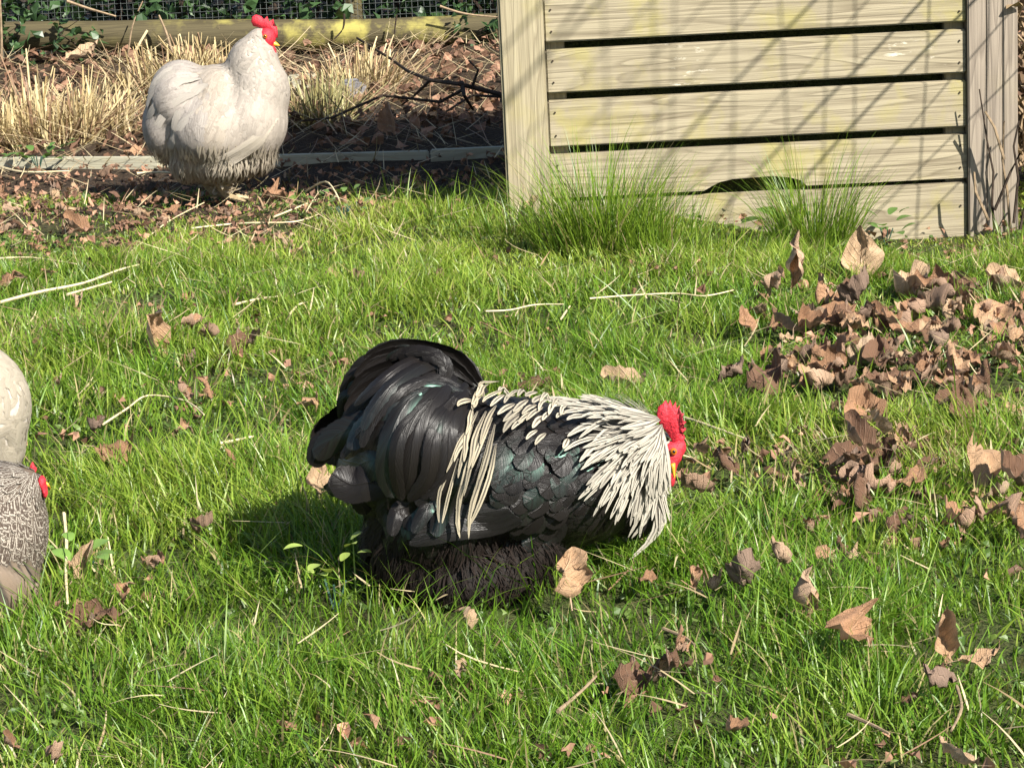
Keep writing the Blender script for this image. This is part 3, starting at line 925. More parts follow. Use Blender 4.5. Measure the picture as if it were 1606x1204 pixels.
def make_leaves():
    A = [  # px, py, size, variant, label, up, z
        (240, 520, 96, 1, 'large cupped brown leaf standing up in the grass at left', -1.85, .045),
        (300, 512, 46, 3, 'curled brown leaf touching the large cupped one', 0, .05),
        (328, 524, 44, 0, 'small flat brown leaf right of the large cupped one', .7, .04),
        (380, 540, 66, 9, 'ragged dark leaf sunk in grass between cupped leaf and rooster', 0, .03),
        (488, 630, 66, 2, 'pinkish leaf in the grass behind the rooster tail', 0, .035),
        (328, 606, 44, 4, 'narrow upright brown leaf in the lush grass left', 1.2, .04),
        (284, 612, 34, 6, 'tiny rolled leaf left of the narrow upright one', 1.0, .04),
        (152, 668, 40, 5, 'small dark leaf in grass near the pale left hen', 0, .035),
        (180, 712, 74, 7, 'torn light brown leaf above the clover patch at left', 0, .035),
        (284, 676, 40, 8, 'small brown leaf lying near the arched stem', 0, .035),
        (366, 738, 60, 10, 'crumpled leaf at the upper edge of the rooster shadow', 0, .03),
        (500, 752, 58, 0, 'sunlit cream leaf under the rooster tail tip', .9, .05),
        (130, 885, 68, 1, 'broad pale brown leaf beside the laced hen', .8, .035),
        (126, 944, 46, 2, 'small brown leaf below the weed by the laced hen', 0, .03),
        (196, 932, 52, 8, 'brown leaf folded upright near the small green weed', .9, .03),
        (150, 978, 90, 9, 'dark leaf pressed into the grass below the laced hen', 0, .02),
        (240, 890, 56, 3, 'small curled leaf left of the rooster shadow', 0, .04),
        (318, 826, 50, 5, 'shaded curled leaf at the left tip of the rooster shadow', 0, .04),
        (838, 600, 66, 4, 'dark brown leaf showing behind the back of the rooster', 0, .03),
        (985, 602, 78, 1, 'pale leaf lying behind the white hackle', 0, .035),
        (893, 902, 78, 9, 'reddish brown leaf standing against the breast of the rooster', 1.15, .05),
        (1012, 905, 56, 2, 'flat brown leaf in front of the white hackle tips', 0, .04),
        (1090, 902, 44, 8, 'small round brown leaf right of the hackle tips', .9, .04),
        (1118, 922, 46, 10, 'pale curled bit of leaf under the round brown one', 0, .035),
        (1168, 902, 74, 5, 'dark brown folded leaf in front of the rooster', .6, .045),
        (1226, 874, 62, 1, 'tan pointed leaf in the grass right of the rooster', .7, .05),
        (1258, 930, 84, 6, 'narrow yellowish leaf standing upright in the grass', 1.35, .045),
        (1295, 880, 60, 9, 'crumbled leaf remains beyond the narrow upright leaf', 0, .035),
        (1340, 986, 92, 7, 'large wrinkled brown leaf bent over in the grass', .5, .05),
        (1478, 1004, 90, 1, 'tall tan leaf standing upright at lower right', 1.25, .05),
        (1536, 1030, 78, 2, 'reddish leaf lying beside the tall tan leaf', .4, .04),
        (1470, 1072, 76, 6, 'dark purplish leaf curling downward at lower right', .4, .045),
        (1428, 1098, 34, 3, 'tiny rolled leaf left of the dark purplish leaf', 0, .04),
        (1500, 1188, 84, 0, 'cream leaf at the bottom edge near the right corner', .5, .04),
        (1046, 1030, 92, 4, 'dark brown crumpled leaf on the front heap', .7, .045),
        (1000, 1068, 110, 9, 'wide dark leaf lying flat in the front grass', 0, .025),
        (1064, 1018, 50, 10, 'twisted leaf at the tip of the front heap', .8, .05),
        (732, 968, 46, 8, 'pale broken leaf below the fluff of the rooster', .8, .03),
        (728, 1052, 40, 3, 'small pale leaf scrap in the front grass', .5, .03),
        (1150, 1140, 44, 5, 'small brown leaf low in the front grass', 0, .03),
        (1092, 766, 78, 0, 'brown leaf lying right under the beak', .45, .045),
        (1098, 700, 60, 2, 'greyish leaf behind the comb and face', .6, .04),
        (1140, 718, 66, 4, 'dark shaded leaf right of the face', .5, .04),
        (1172, 706, 48, 6, 'greyish leaf beyond the dark shaded leaf', 0, .04),
        (1248, 748, 48, 10, 'pale arched leaf alone in the grass right of the beak', .9, .04),
        (1205, 598, 112, 9, 'large blackish leaf at the left end of the drift', .25, .04),
        (1152, 590, 54, 6, 'small tan leaf left of the large blackish leaf', .6, .04),
        (1250, 412, 84, 6, 'twisted narrow leaf standing at the top of the drift', 1.3, .05),
        (1352, 402, 84, 0, 'tall pale pointed leaf standing near the box', 1.2, .04),
        (1292, 455, 66, 4, 'leaf hanging upright behind the first drift leaves', 1.2, .04),
        (1218, 452, 66, 3, 'curled leaf at the upper left of the drift', .7, .045),
        (1192, 486, 60, 2, 'small tan leaf at the left fringe of the drift', 0, .035),
        (1345, 460, 74, 5, 'arched leaf with dark hollow in the upper drift', .4, .045),
        (1375, 665, 70, 0, 'pale smooth leaf catching the sun below the drift', .5, .05),
        (1350, 690, 80, 1, 'tan leaf above the dark leaf cluster', .4, .045),
        (1340, 728, 84, 9, 'dark brown leaf cluster leaf in the lower grass', .3, .04),
        (1355, 760, 84, 4, 'upright brown leaf at the foot of the dark cluster', 1.0, .035),
        (1420, 750, 84, 2, 'grey shaded long leaf in the right grass', .2, .03),
        (1545, 724, 88, 7, 'grey tan leaf in the shaded grass at right', .5, .045),
        (1590, 745, 80, 5, 'dark leaf cut by the right picture edge', .3, .04),
        (1540, 815, 70, 3, 'brown leaf low in the grass near the right edge', 0, .03),
        (1590, 812, 84, 8, 'big curled brown leaf at the right edge', .6, .035),
        (1410, 822, 54, 9, 'small ragged leaf between the dark cluster and right edge', 0, .035),
        (690, 432, 50, 2, 'reddish leaf on the yellow lawn in front of the box', 0, .025),
        (560, 436, 34, 5, 'small leaf on the yellow lawn right of the hen', 0, .03),
        (520, 432, 28, 8, 'tiny leaf on the yellow lawn below the hen', 0, .03),
        (122, 470, 34, 8, 'tiny leaf under the long pale straw', 0, .03),
        (10, 438, 52, 4, 'reddish leaf cut by the left picture edge', .6, .03),
        (835, 318, 34, 0, 'whitish leaf at the foot of the box post', .3, .03),
        (125, 358, 54, 1, 'warm brown leaf on the bare lawn at left', .2, .02),
        (80, 1190, 60, 3, 'shaded curled leaf at the bottom left corner', .8, .04),
        (14, 1165, 40, 1, 'brown leaf at the left edge near the bottom', .8, .04),
        (432, 306, 46, 7, 'red brown leaf in front of the feet of the hen', .2, .02),
        (610, 200, 66, 1, 'brown shaded leaf lying in the bed by the box', .5, .03),
        (130, 88, 60, 0, 'pale pointed leaf lying below the log', .2, .05),
        (205, 236, 48, 2, 'orange brown leaf behind the sunlit edging', .3, .03),
    ]
    for px, py, s, v, lab, upv, z in A:
        put_leaf(px, py, s, v, lab, sx=1.3 if 'against the breast' in lab else 1.0, up=upv, z=z, rot=(random.gauss(0, .5) if upv > .8 else None), roll=(random.gauss(0, .2) if upv > .8 else None))
    # the drift at right, leaf by leaf
    marks = [((px, py), lab) for px, py, sz, v, lab, u_, z_ in A]
    NM = ['twisted narrow leaf', 'tall pale pointed leaf', 'large blackish leaf', 'pale smooth leaf', 'dark leaf cluster', 'grey tan leaf']
    NP = [(1250, 412), (1352, 404), (1205, 598), (1375, 665), (1340, 728), (1545, 724)]
    VN = ['flat', 'rolled', 'arched', 'tightly curled', 'bent back', 'folded', 'rolled', 'arched', 'bent back', 'ragged', 'tightly curled', 'crumpled']
    TN = [(.08, 'dark brown'), (.3, 'brown'), (.36, 'brown'), (.5, 'reddish brown'), (.75, 'tan'), (.95, 'pale tan')]
    def where(px, py, names, pts):
        k = min(range(len(pts)), key=lambda i: (pts[i][0] - px) ** 2 + (pts[i][1] - py) ** 2)
        dx, dy = px - pts[k][0], py - pts[k][1]
        w = ('right of' if dx > 0 else 'left of') if abs(dx) > abs(dy) * 1.2 else ('in front of' if dy > 0 else 'beyond')
        return w + ' the ' + names[k]
    poly = [((1230, 500), 38), ((1300, 545), 46), ((1370, 520), 50), ((1440, 500), 48), ((1500, 480), 45), ((1560, 450), 40), ((1320, 600), 48), ((1400, 600), 50), ((1480, 600), 50), ((1560, 590), 50), ((1540, 530), 50), ((1270, 590), 30), ((1420, 560), 40), ((1590, 510), 40), ((1390, 700), 40), ((1350, 745), 30), ((1570, 800), 45)]
    for (cx, cy), sp in poly:
        for k in range(9):
            px, py = random.gauss(cx, sp * 1.3), random.gauss(cy, sp * .7)
            if px < 1165 or py > 830 or py < 422 or px > 1640: continue
            st = random.random() < .05; v = random.choice((0, 0, 1, 2, 2, 7, 9, 9, 11, 3, 5)); t, tn = random.choice(TN)
            sz = random.choice([34, 46, 60, 76]); szn = {34: 'small', 46: 'smallish', 60: 'fair sized', 76: 'large'}[sz]
            lab = f"{szn} {tn} {'upright' if st else VN[v]} leaf {where(px, py, NM, NP)}"
            put_leaf(px, py, sz * random.uniform(.95, 1.1), v, lab, 'leaves of the drift at right', z=random.uniform(.016, .040), up=random.uniform(.5, 1.1) if st else 0, sx=random.uniform(.8, 1.15), tone=t)
    NM2 = ['hen feet', 'sunlit edging', 'arched pale straw', 'warm brown leaf']; NP2 = [(345, 315), (120, 250), (520, 300), (125, 358)]
    for k in range(85):
        px, py = random.uniform(-20, 500), random.gauss(342, 34)
        if py < 275: continue
        v = random.randrange(12); t, tn = random.choice(TN)
        if 290 < px < 430 and py < 328: continue
        put_leaf(px, py, random.uniform(16, 36), v, f"little {tn} {VN[v]} leaf {where(px, py, NM2, NP2)}", 'small leaves on the bare lawn at left', z=.014, sx=random.uniform(.7, 1), tone=t)
    NM3 = ['rooster beak', 'dark leaf cluster', 'grey tan leaf', 'narrow upright leaf', 'big edge leaf']; NP3 = [(1060, 745), (1340, 728), (1545, 724), (1258, 930), (1590, 812)]
    for k in range(60):
        px, py = random.uniform(900, 1606), random.uniform(680, 900)
        if (px < 1080 and py < 910) or px < 1100: continue
        v = random.randrange(12); t, tn = random.choice(TN)
        put_leaf(px, py, random.uniform(18, 44), v, f"little {tn} {VN[v]} leaf in grass {where(px, py, NM3, NP3)}", 'small leaves below the drift', z=.02, tone=t)
    NM4 = ['cupped brown leaf', 'tail of the rooster', 'laced hen', 'arched stem']; NP4 = [(240, 522), (500, 720), (60, 850), (260, 625)]
    for k in range(30):
        px, py = random.uniform(90, 480), random.uniform(430, 800)
        v = random.randrange(12); t, tn = random.choice(TN)
        put_leaf(px, py, random.uniform(16, 34), v, f"little {tn} {VN[v]} leaf in lush grass {where(px, py, NM4, NP4)}", 'small leaves in the grass at left', z=.02, tone=t)
make_leaves()

# ------------------------------------------------------------------ grass
GZONE = {}
def make_grass():
    N = 520000
    u = rng.random(N)
    ya, yb = 1.55, 5.05
    y = np.sqrt(ya ** 2 + u * (yb ** 2 - ya ** 2))
    # nearer grass is seen larger: a few more roots there
    x = rng.uniform(-1, 1, N) * (.215 * y + .22)
    z = gz(x, y)
    px, py = project(x, y, z)
    tuft = vnoise(x, y, .035, 31); mid = vnoise(x, y, .14, 32); big = vnoise(x, y, .45, 33)
    dens = .25 + .9 * np.clip(tuft * 1.5 - .15, 0, 1)
    dens *= .40 + .8 * mid
    dens *= 1 - .75 * np.clip((vnoise(x, y, .19, 62) - .62) * 6, 0, 1)
    worn = np.clip((vnoise(x, y, .30, 66) - .60) * 6, 0, 1)
    dens *= 1 - .6 * worn
    back = np.clip((470 - py) / 150, 0, 1)
    litter = np.clip(1.5 - 1.5 * np.abs(py - 338) / 92, 0, 1) * np.clip((560 - px) / 130, 0, 1) * (.6 + .4 * (vnoise(x, y, .2, 71) > .38))
    dens *= 1 - .90 * litter
    drift = np.clip(1 - np.abs(py - 545) / 125, 0, 1) * np.clip((px - 1130) / 120, 0, 1)
    dens *= 1 - .55 * np.clip(drift * 1.4, 0, 1)
    bare = ((py < 302) & (px < 800)) | (py < 285)
    moss = (py < 302) & (py > 255) & (px < 110)
    dens = np.where(bare & ~moss, np.where((px < 330) & (py > 258), .16, .03), dens)
    underbox = (y > 4.40) & (x > .0) & (x < .91)
    dens = np.where(underbox, 0, dens)
    # under the birds the grass is pressed flat
    rc = G(730, 905); e = ((x - rc.x) / .12) ** 2 + ((y - rc.y) / .085) ** 2
    dens = np.where(e < 1, dens * .12, dens)
    keep = rng.random(N) < np.clip(dens, 0, 1)
    x, y, z, px, py, tuft, mid, big, back, litter, drift = [a[keep] for a in (x, y, z, px, py, tuft, mid, big, back, litter, drift)]
    n = len(x)
    lush = np.clip(1 - np.abs(px - 250) / 420, 0, 1) * np.clip(1 - np.abs(py - 640) / 190, 0, 1)
    h = rng.uniform(.012, .056, n) * (.5 + .85 * mid) * (1 + .35 * lush)
    h *= (1 - .45 * back) * (1 - .45 * litter) * (1 - .25 * drift)
    tall = rng.random(n) < .035
    h = np.where(tall, h * 1.6, h)
    fr = (px > 540) & (px < 900) & (py > 925) & (py < 1010)
    h = np.where(fr & (rng.random(n) < .35), h * 1.9, h)
    boxfoot = np.clip((y - 4.05) / .2, 0, 1) * np.clip((px - 1020) / 60, 0, 1)
    h *= 1 - .72 * boxfoot
    h = np.clip(h, .010, .115)
    w = rng.uniform(.0010, .0024, n) * (.8 + .4 * big)
    ang = vnoise(x, y, .06, 41) * 12 + rng.normal(0, 1.3, n)
    lean = np.abs(rng.normal(.2, .36, n)); bend = np.abs(rng.normal(.28, .38, n))
    g = rng.random((n, 1)); yel = np.clip(.32 + .75 * back + .6 * (big - .5) + .5 * (vnoise(x, y, .12, 63) - .5) - .3 * lush + rng.normal(0, .25, n), 0, 1)[:, None]
    deep = np.array((.035, .105, .008)) * (1 - g) + np.array((.160, .305, .022)) * g
    lime = np.array((.16, .26, .018)) * (1 - g) + np.array((.38, .44, .08)) * g
    col = deep * (1 - yel) + lime * yel
    dry = rng.random(n) < (.08 + .25 * np.clip((vnoise(x, y, .30, 66) - .62) * 6, 0, 1) +  .10 * litter + .05 * back + .05 * drift)
    col[dry] = np.array((.42, .35, .17)) * rng.uniform(.5, 1.15, (dry.sum(), 1))
    me = blades('grass', np.stack([x, y, z - .003], -1), h, w, ang, lean, bend, col, 4, root_shade=(.05, .065, .012))
    tag(link('grass', me, MAT['grass']), 'short green lawn grass covering the ground', 'grass', kind='stuff')
    # low mat of clover and moss leaves between the blades
    m = 26000
    y = np.sqrt(1.6 ** 2 + rng.random(m) * (5.0 ** 2 - 1.6 ** 2)); x = rng.uniform(-1, 1, m) * (.215 * y + .2)
    px, py = project(x, y, gz(x, y))
    k = (rng.random(m) < .25 + .75 * (vnoise(x, y, .10, 51) > .5)) & ~(((py < 302) & (px > 110)) | (py < 258)) & ~((y > 4.38) & (x > -.0))
    x, y = x[k], y[k]; m = len(x)
    g = rng.random((m, 1))
    cols = np.array((.05, .10, .02)) * (1 - g) + np.array((.15, .22, .05)) * g
    me = leaf_cloud('low_herbs', np.stack([x, y, gz(x, y) + rng.uniform(0, .012, m)], -1), rng.uniform(.006, .013, m), cols, None, .9, .3)
    tag(link('low_herbs', me, MAT['herb']), 'low clover and moss growing between the grass blades', 'ground cover', kind='stuff')
make_grass()

def make_tufts():
    specs = [((940, 398), .105, .05, 1350, .215, 'tall fine grass tuft in front of the left box post'),
             ((1035, 404), .07, .04, 420, .15, 'fine grass tuft under the scooped box board'),
             ((1275, 400), .062, .04, 820, .21, 'tall fine grass tuft at the middle of the box'),
             ((700, 352), .10, .05, 160, .10, 'loose grass tuft at the edge of the box shadow'),
             ((800, 372), .10, .05, 220, .11, 'bright grass tuft at the foot of the left box post'),
             ((620, 335), .08, .05, 110, .09, 'thin sunlit grass tuft before the shaded soil'),
             ((1120, 402), .12, .05, 380, .075, 'short grass tuft along the foot of the box'),
             ((1592, 392), .05, .05, 120, .08, 'grass tuft by the right box post')]
    for (px, py), rx, ry, n, h, lab in specs:
        c = G(px, py)
        for _ in range(3): c = G(px, py, gzf(c.x, c.y))
        a = rng.uniform(0, 6.28, n); r = np.sqrt(rng.random(n))
        x, y = r * np.cos(a) * rx, r * np.sin(a) * ry
        hh = h * (.3 + .85 * rng.random(n) ** 1.7) * (1.1 - .4 * r)
        g = rng.random((n, 1))
        col = np.array((.05, .13, .010)) * (1 - g) + np.array((.24, .35, .035)) * g
        dry = rng.random(n) < .06; col[dry] = (.40, .33, .17)
        me = blades('grass_tuft', np.stack([x, y, np.zeros(n) - .002], -1), hh, rng.uniform(.0010, .0020, n), np.arctan2(y, x) + rng.normal(0, .7, n), .12 + .45 * r * rng.random(n), np.abs(rng.normal(.15, .25, n)), col, 5, root_shade=(.09, .10, .03))
        o = link('grass_tuft', me, MAT['grass']); o.location = c
        tag(o, lab, 'grass tuft', 'grass tufts near the box')
make_tufts()

def make_weeds():
    specs = [((526, 958), 9, .019, (.34, .44, .10), 'small light green seedling in the grass before the rooster'),
             ((132, 925), 8, .026, (.16, .27, .06), 'small round leaved weed by the laced hen'),
             ((1225, 385), 7, .05, (.13, .24, .05), 'broad leaved weed in the grass tuft by the box'),
             ((1390, 385), 9, .035, (.11, .20, .05), 'low green weed at the foot of the box'),
             ((60, 268), 22, .028, (.09, .17, .04), 'mossy green weed before the sunlit edging'),
             ((540, 350), 18, .018, (.13, .21, .06), 'flat chickweed patch right of the hen')]
    for (px, py), n, s, c, lab in specs:
        p = G(px, py)
        for _ in range(3): p = G(px, py, gzf(p.x, p.y))
        root = empty('weed', p); tag(root, lab, 'weed', 'small weeds in the lawn')
        for k in range(n):
            a = k * 2.4 + random.uniform(-.3, .3); r = random.uniform(.01, .03) * (1 if n < 12 else 2.4)
            tip = Vector((math.cos(a) * r, math.sin(a) * r * .8, random.uniform(.02, .06) + (.012 if n == 9 and s < .03 else 0)))
            nn = 6; V = []; dirv = Vector((math.cos(a), math.sin(a), random.uniform(.1, 1.0))).normalized(); sd_ = dirv.cross(Vector((0, 0, 1))).normalized()
            sz = s * random.uniform(.7, 1.1)
            for j in range(nn + 1):
                v = j / nn; w = sz * .33 * math.sin(math.pi * min(1, .06 + v * .94)) ** .8
                cc = tip + dirv * (v * sz) + Vector((0, 0, -.3 * sz * v * v))
                V += [cc - sd_ * w + Vector((0, 0, .15 * w)), cc, cc + sd_ * w + Vector((0, 0, .15 * w))]
            q = []
            for j in range(nn):
                b = j * 3; q += [(b, b + 1, b + 4, b + 3), (b + 1, b + 2, b + 5, b + 4)]
            col = np.tile(np.array(c) * random.uniform(.8, 1.2), (len(V), 1))
            lf = link('leaf', np_mesh('leaf', np.array([tuple(v) for v in V]), q, None, col), MAT['herb'], root)
        mb = MB()
        for k in range(max(3, n // 3)):
            a = k * 2.4; mb.tube([(0, 0, -.005), (math.cos(a) * .012, math.sin(a) * .012, .03)], .0012, 5)
        mb.build('stem', MAT['net'], root)
make_weeds()

def make_vines():
    root = empty('dead_vine', G(1578, 362)); tag(root, 'thin dead vine stems against the right box post', 'vine')
    o = root.location
    base = BR.y - .03
    paths = [[(1560, 360), (1556, 320), (1558, 270), (1548, 220), (1536, 140)], [(1585, 365), (1580, 300), (1572, 250), (1575, 190)], [(1560, 330), (1585, 270), (1600, 240)],
             [(1575, 250), (1560, 200), (1545, 175)], [(1590, 350), (1597, 280), (1590, 230), (1598, 190)], [(1550, 345), (1530, 300), (1528, 270)], [(1600, 360), (1606, 330), (1630, 290)]]
    mb = MB()
    for i, pth in enumerate(paths):
        mb = MB(); pts = [P(a, b, base - .004 * i) - o for a, b in pth]
        mb.tube(pts, [.0028 - .0004 * k for k in range(len(pts))], 5).build('stem', MAT['twig' if i % 2 == 0 else 'pale_twig'], root)
    # shrub of dry twigs beyond the right corner
    root = empty('dry_shrub', (1.02, 4.85, 0)); tag(root, 'tangled dry shrub beyond the right box post', 'shrub')
    mb = MB()
    for k in range(60):
        p = Vector((random.gauss(0, .07), random.gauss(0, .1), 0)); L = [p.copy()]; d = Vector((random.gauss(0, .5), random.gauss(0, .5), 1.3)).normalized()
        for j in range(6):
            d = (d + Vector((random.gauss(0, .25), random.gauss(0, .25), 0))).normalized(); p = p + d * .09; L.append(p.copy())
        mb.tube(L, [.004 * (1 - .13 * j) for j in range(7)], 4)
    mb.build('twigs', MAT['pale_twig'], root)
    n = 700
    pts = np.stack([rng.normal(0, .11, n), rng.normal(0, .12, n), rng.uniform(0, .55, n)], -1)
    g = rng.random((n, 1)); cols = np.array((.08, .045, .03)) * (1 - g) + np.array((.30, .22, .13)) * g
    link('dead_leaves', leaf_cloud('dead_leaves', pts, rng.uniform(.02, .045, n), cols, None), MAT['litter'], root)
make_vines()

# ------------------------------------------------------------------ birds
def body_mesh(ells, voxel=.007, smooth=14):
    """one continuous skin from overlapping ellipsoids (centre, radii, tilt in the x-z plane)"""
    bm = bmesh.new()
    for c, r, t in ells:
        mt = Matrix.Translation(c) @ Matrix.Rotation(t, 4, 'Y') @ Matrix.Diagonal((*r, 1))
        bmesh.ops.create_icosphere(bm, subdivisions=4, radius=1, matrix=mt)
    me = bpy.data.meshes.new('tmp'); bm.to_mesh(me); bm.free()
    o = bpy.data.objects.new('tmp', me); COL.objects.link(o)
    r = o.modifiers.new('r', 'REMESH'); r.mode = 'VOXEL'; r.voxel_size = voxel
    s = o.modifiers.new('s', 'SMOOTH'); s.factor = .5; s.iterations = smooth
    dg = bpy.context.evaluated_depsgraph_get(); dg.update()
    out = bpy.data.meshes.new_from_object(o.evaluated_get(dg))
    bpy.data.objects.remove(o); bpy.data.meshes.remove(me)
    for p in out.polygons: p.use_smooth = True
    return out

class Bird:
    def __init__(s, name, org, label, Y):
        s.root = empty(name, org); s.org = Vector(org); s.Y = Y
        tag(s.root, label, 'chicken', 'chickens on the lawn')
    def ell(s, px, py, dy, rx, ry, rd, tilt=0.0):
        k = Vector(P(px + 1, py, s.Y + dy) - P(px, py, s.Y + dy)).length
        return (P(px, py, s.Y + dy), (rx * k, rd, ry * k), tilt)
    def body(s, ells, mat, voxel=.006, smooth=14):
        me = body_mesh(ells, voxel, smooth)
        s.bvh = BVHTree.FromPolygons([v.co.copy() for v in me.vertices], [tuple(p.vertices) for p in me.polygons])
        s.tri = [(p.center.copy(), p.normal.copy(), p.area, [me.vertices[i].co.copy() for i in p.vertices]) for p in me.polygons]
        for v in me.vertices: v.co -= s.org
        me.name = 'body'
        return link('body', me, mat, s.root)
    def samples(s, n, keep=None):
        w = np.array([t[2] for t in s.tri]); idx = rng.choice(len(s.tri), n, p=w / w.sum())
        out = []
        for i in idx:
            c, nn, a, vs = s.tri[i]
            r1, r2 = random.random(), random.random()
            p = vs[0].lerp(vs[1], r1).lerp(vs[2], r2 * .5) if len(vs) > 2 else c
            if keep is None or keep(p, nn): out.append((p, nn))
        return out
    def drape(s, p, n, d, L, o0, o1, segs=6):
        """path lying on the body from p along d, rising from o0 to o1 off the skin"""
        d = (d - n * d.dot(n))
        if d.length < 1e-5: return None
        d.normalize(); pts, nr = [], []
        q, nn = p.copy(), n.copy()
        for i in range(segs + 1):
            t = i / segs
            pts.append(q + nn * (o0 + (o1 - o0) * t)); nr.append(nn.copy())
            nq = q + d * (L / segs)
            loc, n2, _, dist = s.bvh.find_nearest(nq)
            if loc is None: break
            if dist > L / segs * .8:            # past the edge of the body: hang freely
                q = nq; d = (d + Vector((0, 0, -.10))).normalized()
            else:
                q = loc; nn = (nn * .5 + n2 * .5).normalized()
                d = (d - nn * d.dot(nn)); 
                if d.length < 1e-5: break
                d.normalize()
        return (pts, nr) if len(pts) == segs + 1 else None

def smooth_path(ctrl, segs):
    n = len(ctrl); out = []
    for k in range(segs + 1):
        t = k / segs * (n - 1); i = min(int(t), n - 2); f = t - i
        p0, p1, p2, p3 = ctrl[max(0, i - 1)], ctrl[i], ctrl[i + 1], ctrl[min(n - 1, i + 2)]
        out.append(.5 * ((2 * p1) + (p2 - p0) * f + (2 * p0 - 5 * p1 + 4 * p2 - p3) * f * f + (3 * p1 - p0 - 3 * p2 + p3) * f ** 3))
    return out

SHAPES = {
    'round': lambda v: (min(1, v * 2.6 + .25) ** .7) * math.sqrt(max(0, 1 - max(0, (v - .55) / .45) ** 2.2)),
    'lance': lambda v: (min(1, v * 2.2 + .35)) * max(0, 1 - max(0, (v - .45) / .55) ** 1.8) ** .8,
    'sickle': lambda v: (min(1, v * 3 + .3)) * max(0, 1 - max(0, (v - .62) / .38) ** 2.4) ** .6,
}

class Feathers:
    def __init__(s): s.V, s.Q, s.UV, s.C, s.R, s.N = [], [], [], [], [], []
    def add(s, pts, nrm, W, col, shape='round', cup=.18, cols=3, twist=0.0):
        n = len(pts); b0 = len(s.V); r = random.random(); f = SHAPES[shape]
        for j, (p, nn) in enumerate(zip(pts, nrm)):
            v = j / (n - 1)
            t = (pts[min(j + 1, n - 1)] - pts[max(j - 1, 0)])
            sd_ = t.cross(nn)
            if sd_.length < 1e-8: sd_ = Vector((0, 1, 0))
            sd_.normalize()
            n2 = sd_.cross(t).normalized()
            w = W * .5 * max(.02, f(v))
            for i in range(cols):
                u = i / (cols - 1) * 2 - 1
                s.V.append(tuple(p + sd_ * (u * w) - n2 * (cup * w * abs(u) ** 1.6)))
                s.N.append((nn * .78 + n2 * .22 + sd_ * (u * .18)).normalized())
                s.UV.append((i / (cols - 1), v)); s.C.append(col); s.R.append(r)
        for j in range(n - 1):
            for i in range(cols - 1):
                a = b0 + j * cols + i
                s.Q.append((a, a + 1, a + cols + 1, a + cols))
    def build(s, name, mat, bird, stuff=False, soft=False):
        if not s.V: return None
        V = np.array(s.V) - np.array(bird.org)
        o = link(name, np_mesh(name, V, s.Q, None, np.array(s.C), s.UV, s.R), mat, bird.root)
        if soft: o.data.normals_split_custom_set_from_vertices([tuple(v) for v in s.N])
        if stuff: o['kind'] = 'stuff'
        return o

def one_feather(name, mat, bird, *a, soft=False, **k):
    f = Feathers(); f.add(*a, **k)
    return f.build(name, mat, bird, False, soft)

def vary(c, a=.12):
    k = random.uniform(1 - a, 1 + a); return (c[0] * k, c[1] * k, c[2] * k)

def comb_mesh(bird, pix, dy, th, name='comb', lean=0.0):
    pts = [P(a, b, bird.Y + dy) for a, b in pix]
    bm = bmesh.new()
    n = Vector((lean, 1, 0)).normalized()
    c = sum(pts, Vector()) / len(pts)
    rings = []
    for k, (sc, off) in enumerate([(.90, -.5), (1.0, -.2), (1.0, .2), (.90, .5)]):
        rings.append([bm.verts.new(c + (p - c) * sc + n * off * th) for p in pts])
    m = len(pts)
    for a, b in zip(rings, rings[1:]):
        for i in range(m): bm.faces.new((a[i], a[(i + 1) % m], b[(i + 1) % m], b[i]))
    bmesh.ops.triangulate(bm, faces=[bm.faces.new(rings[0][::-1]), bm.faces.new(rings[-1])])
    bmesh.ops.recalc_face_normals(bm, faces=bm.faces)
    for v in bm.verts: v.co -= bird.org
    me = bpy.data.meshes.new(name); bm.to_mesh(me); bm.free()
    for p in me.polygons: p.use_smooth = True
    return link(name, me, MAT['comb'], bird.root)

def blob(bird, name, ells, mat, voxel=.0025, smooth=5, rough=.0012):
    me = body_mesh(ells, voxel, smooth)
    for v in me.vertices:
        v.co += v.normal * rough * mnoise.noise(v.co * 260)
        v.co -= bird.org
    me.name = name
    return link(name, me, mat, bird.root)

def beak(bird, a, b, tip, w, name='beak'):
    a, b, tip = [Vector(p) - bird.org for p in (a, b, tip)]
    base = (a + b) / 2; h = (a - b).length / 2
    axis = (tip - base); upv = (a - b).normalized(); sidev = axis.cross(upv).normalized()
    bm = bmesh.new(); rings = []
    for t in (0, .25, .5, .75, .93):
        s = (1 - t ** 1.6)
        c = base + axis * t - upv * h * .3 * t * t
        rings.append([bm.verts.new(c + upv * math.cos(k * math.pi / 5) * h * s + sidev * math.sin(k * math.pi / 5) * w * s) for k in range(10)])
    for q, r in zip(rings, rings[1:]):
        for k in range(10): bm.faces.new((q[k], q[(k + 1) % 10], r[(k + 1) % 10], r[k]))
    tv = bm.verts.new(tip - upv * h * .35)
    for k in range(10): bm.faces.new((rings[-1][k], rings[-1][(k + 1) % 10], tv))
    bm.faces.new(rings[0][::-1])
    me = bpy.data.meshes.new(name); bm.to_mesh(me); bm.free()
    for p in me.polygons: p.use_smooth = True
    return link(name, me, MAT['beak'], bird.root)

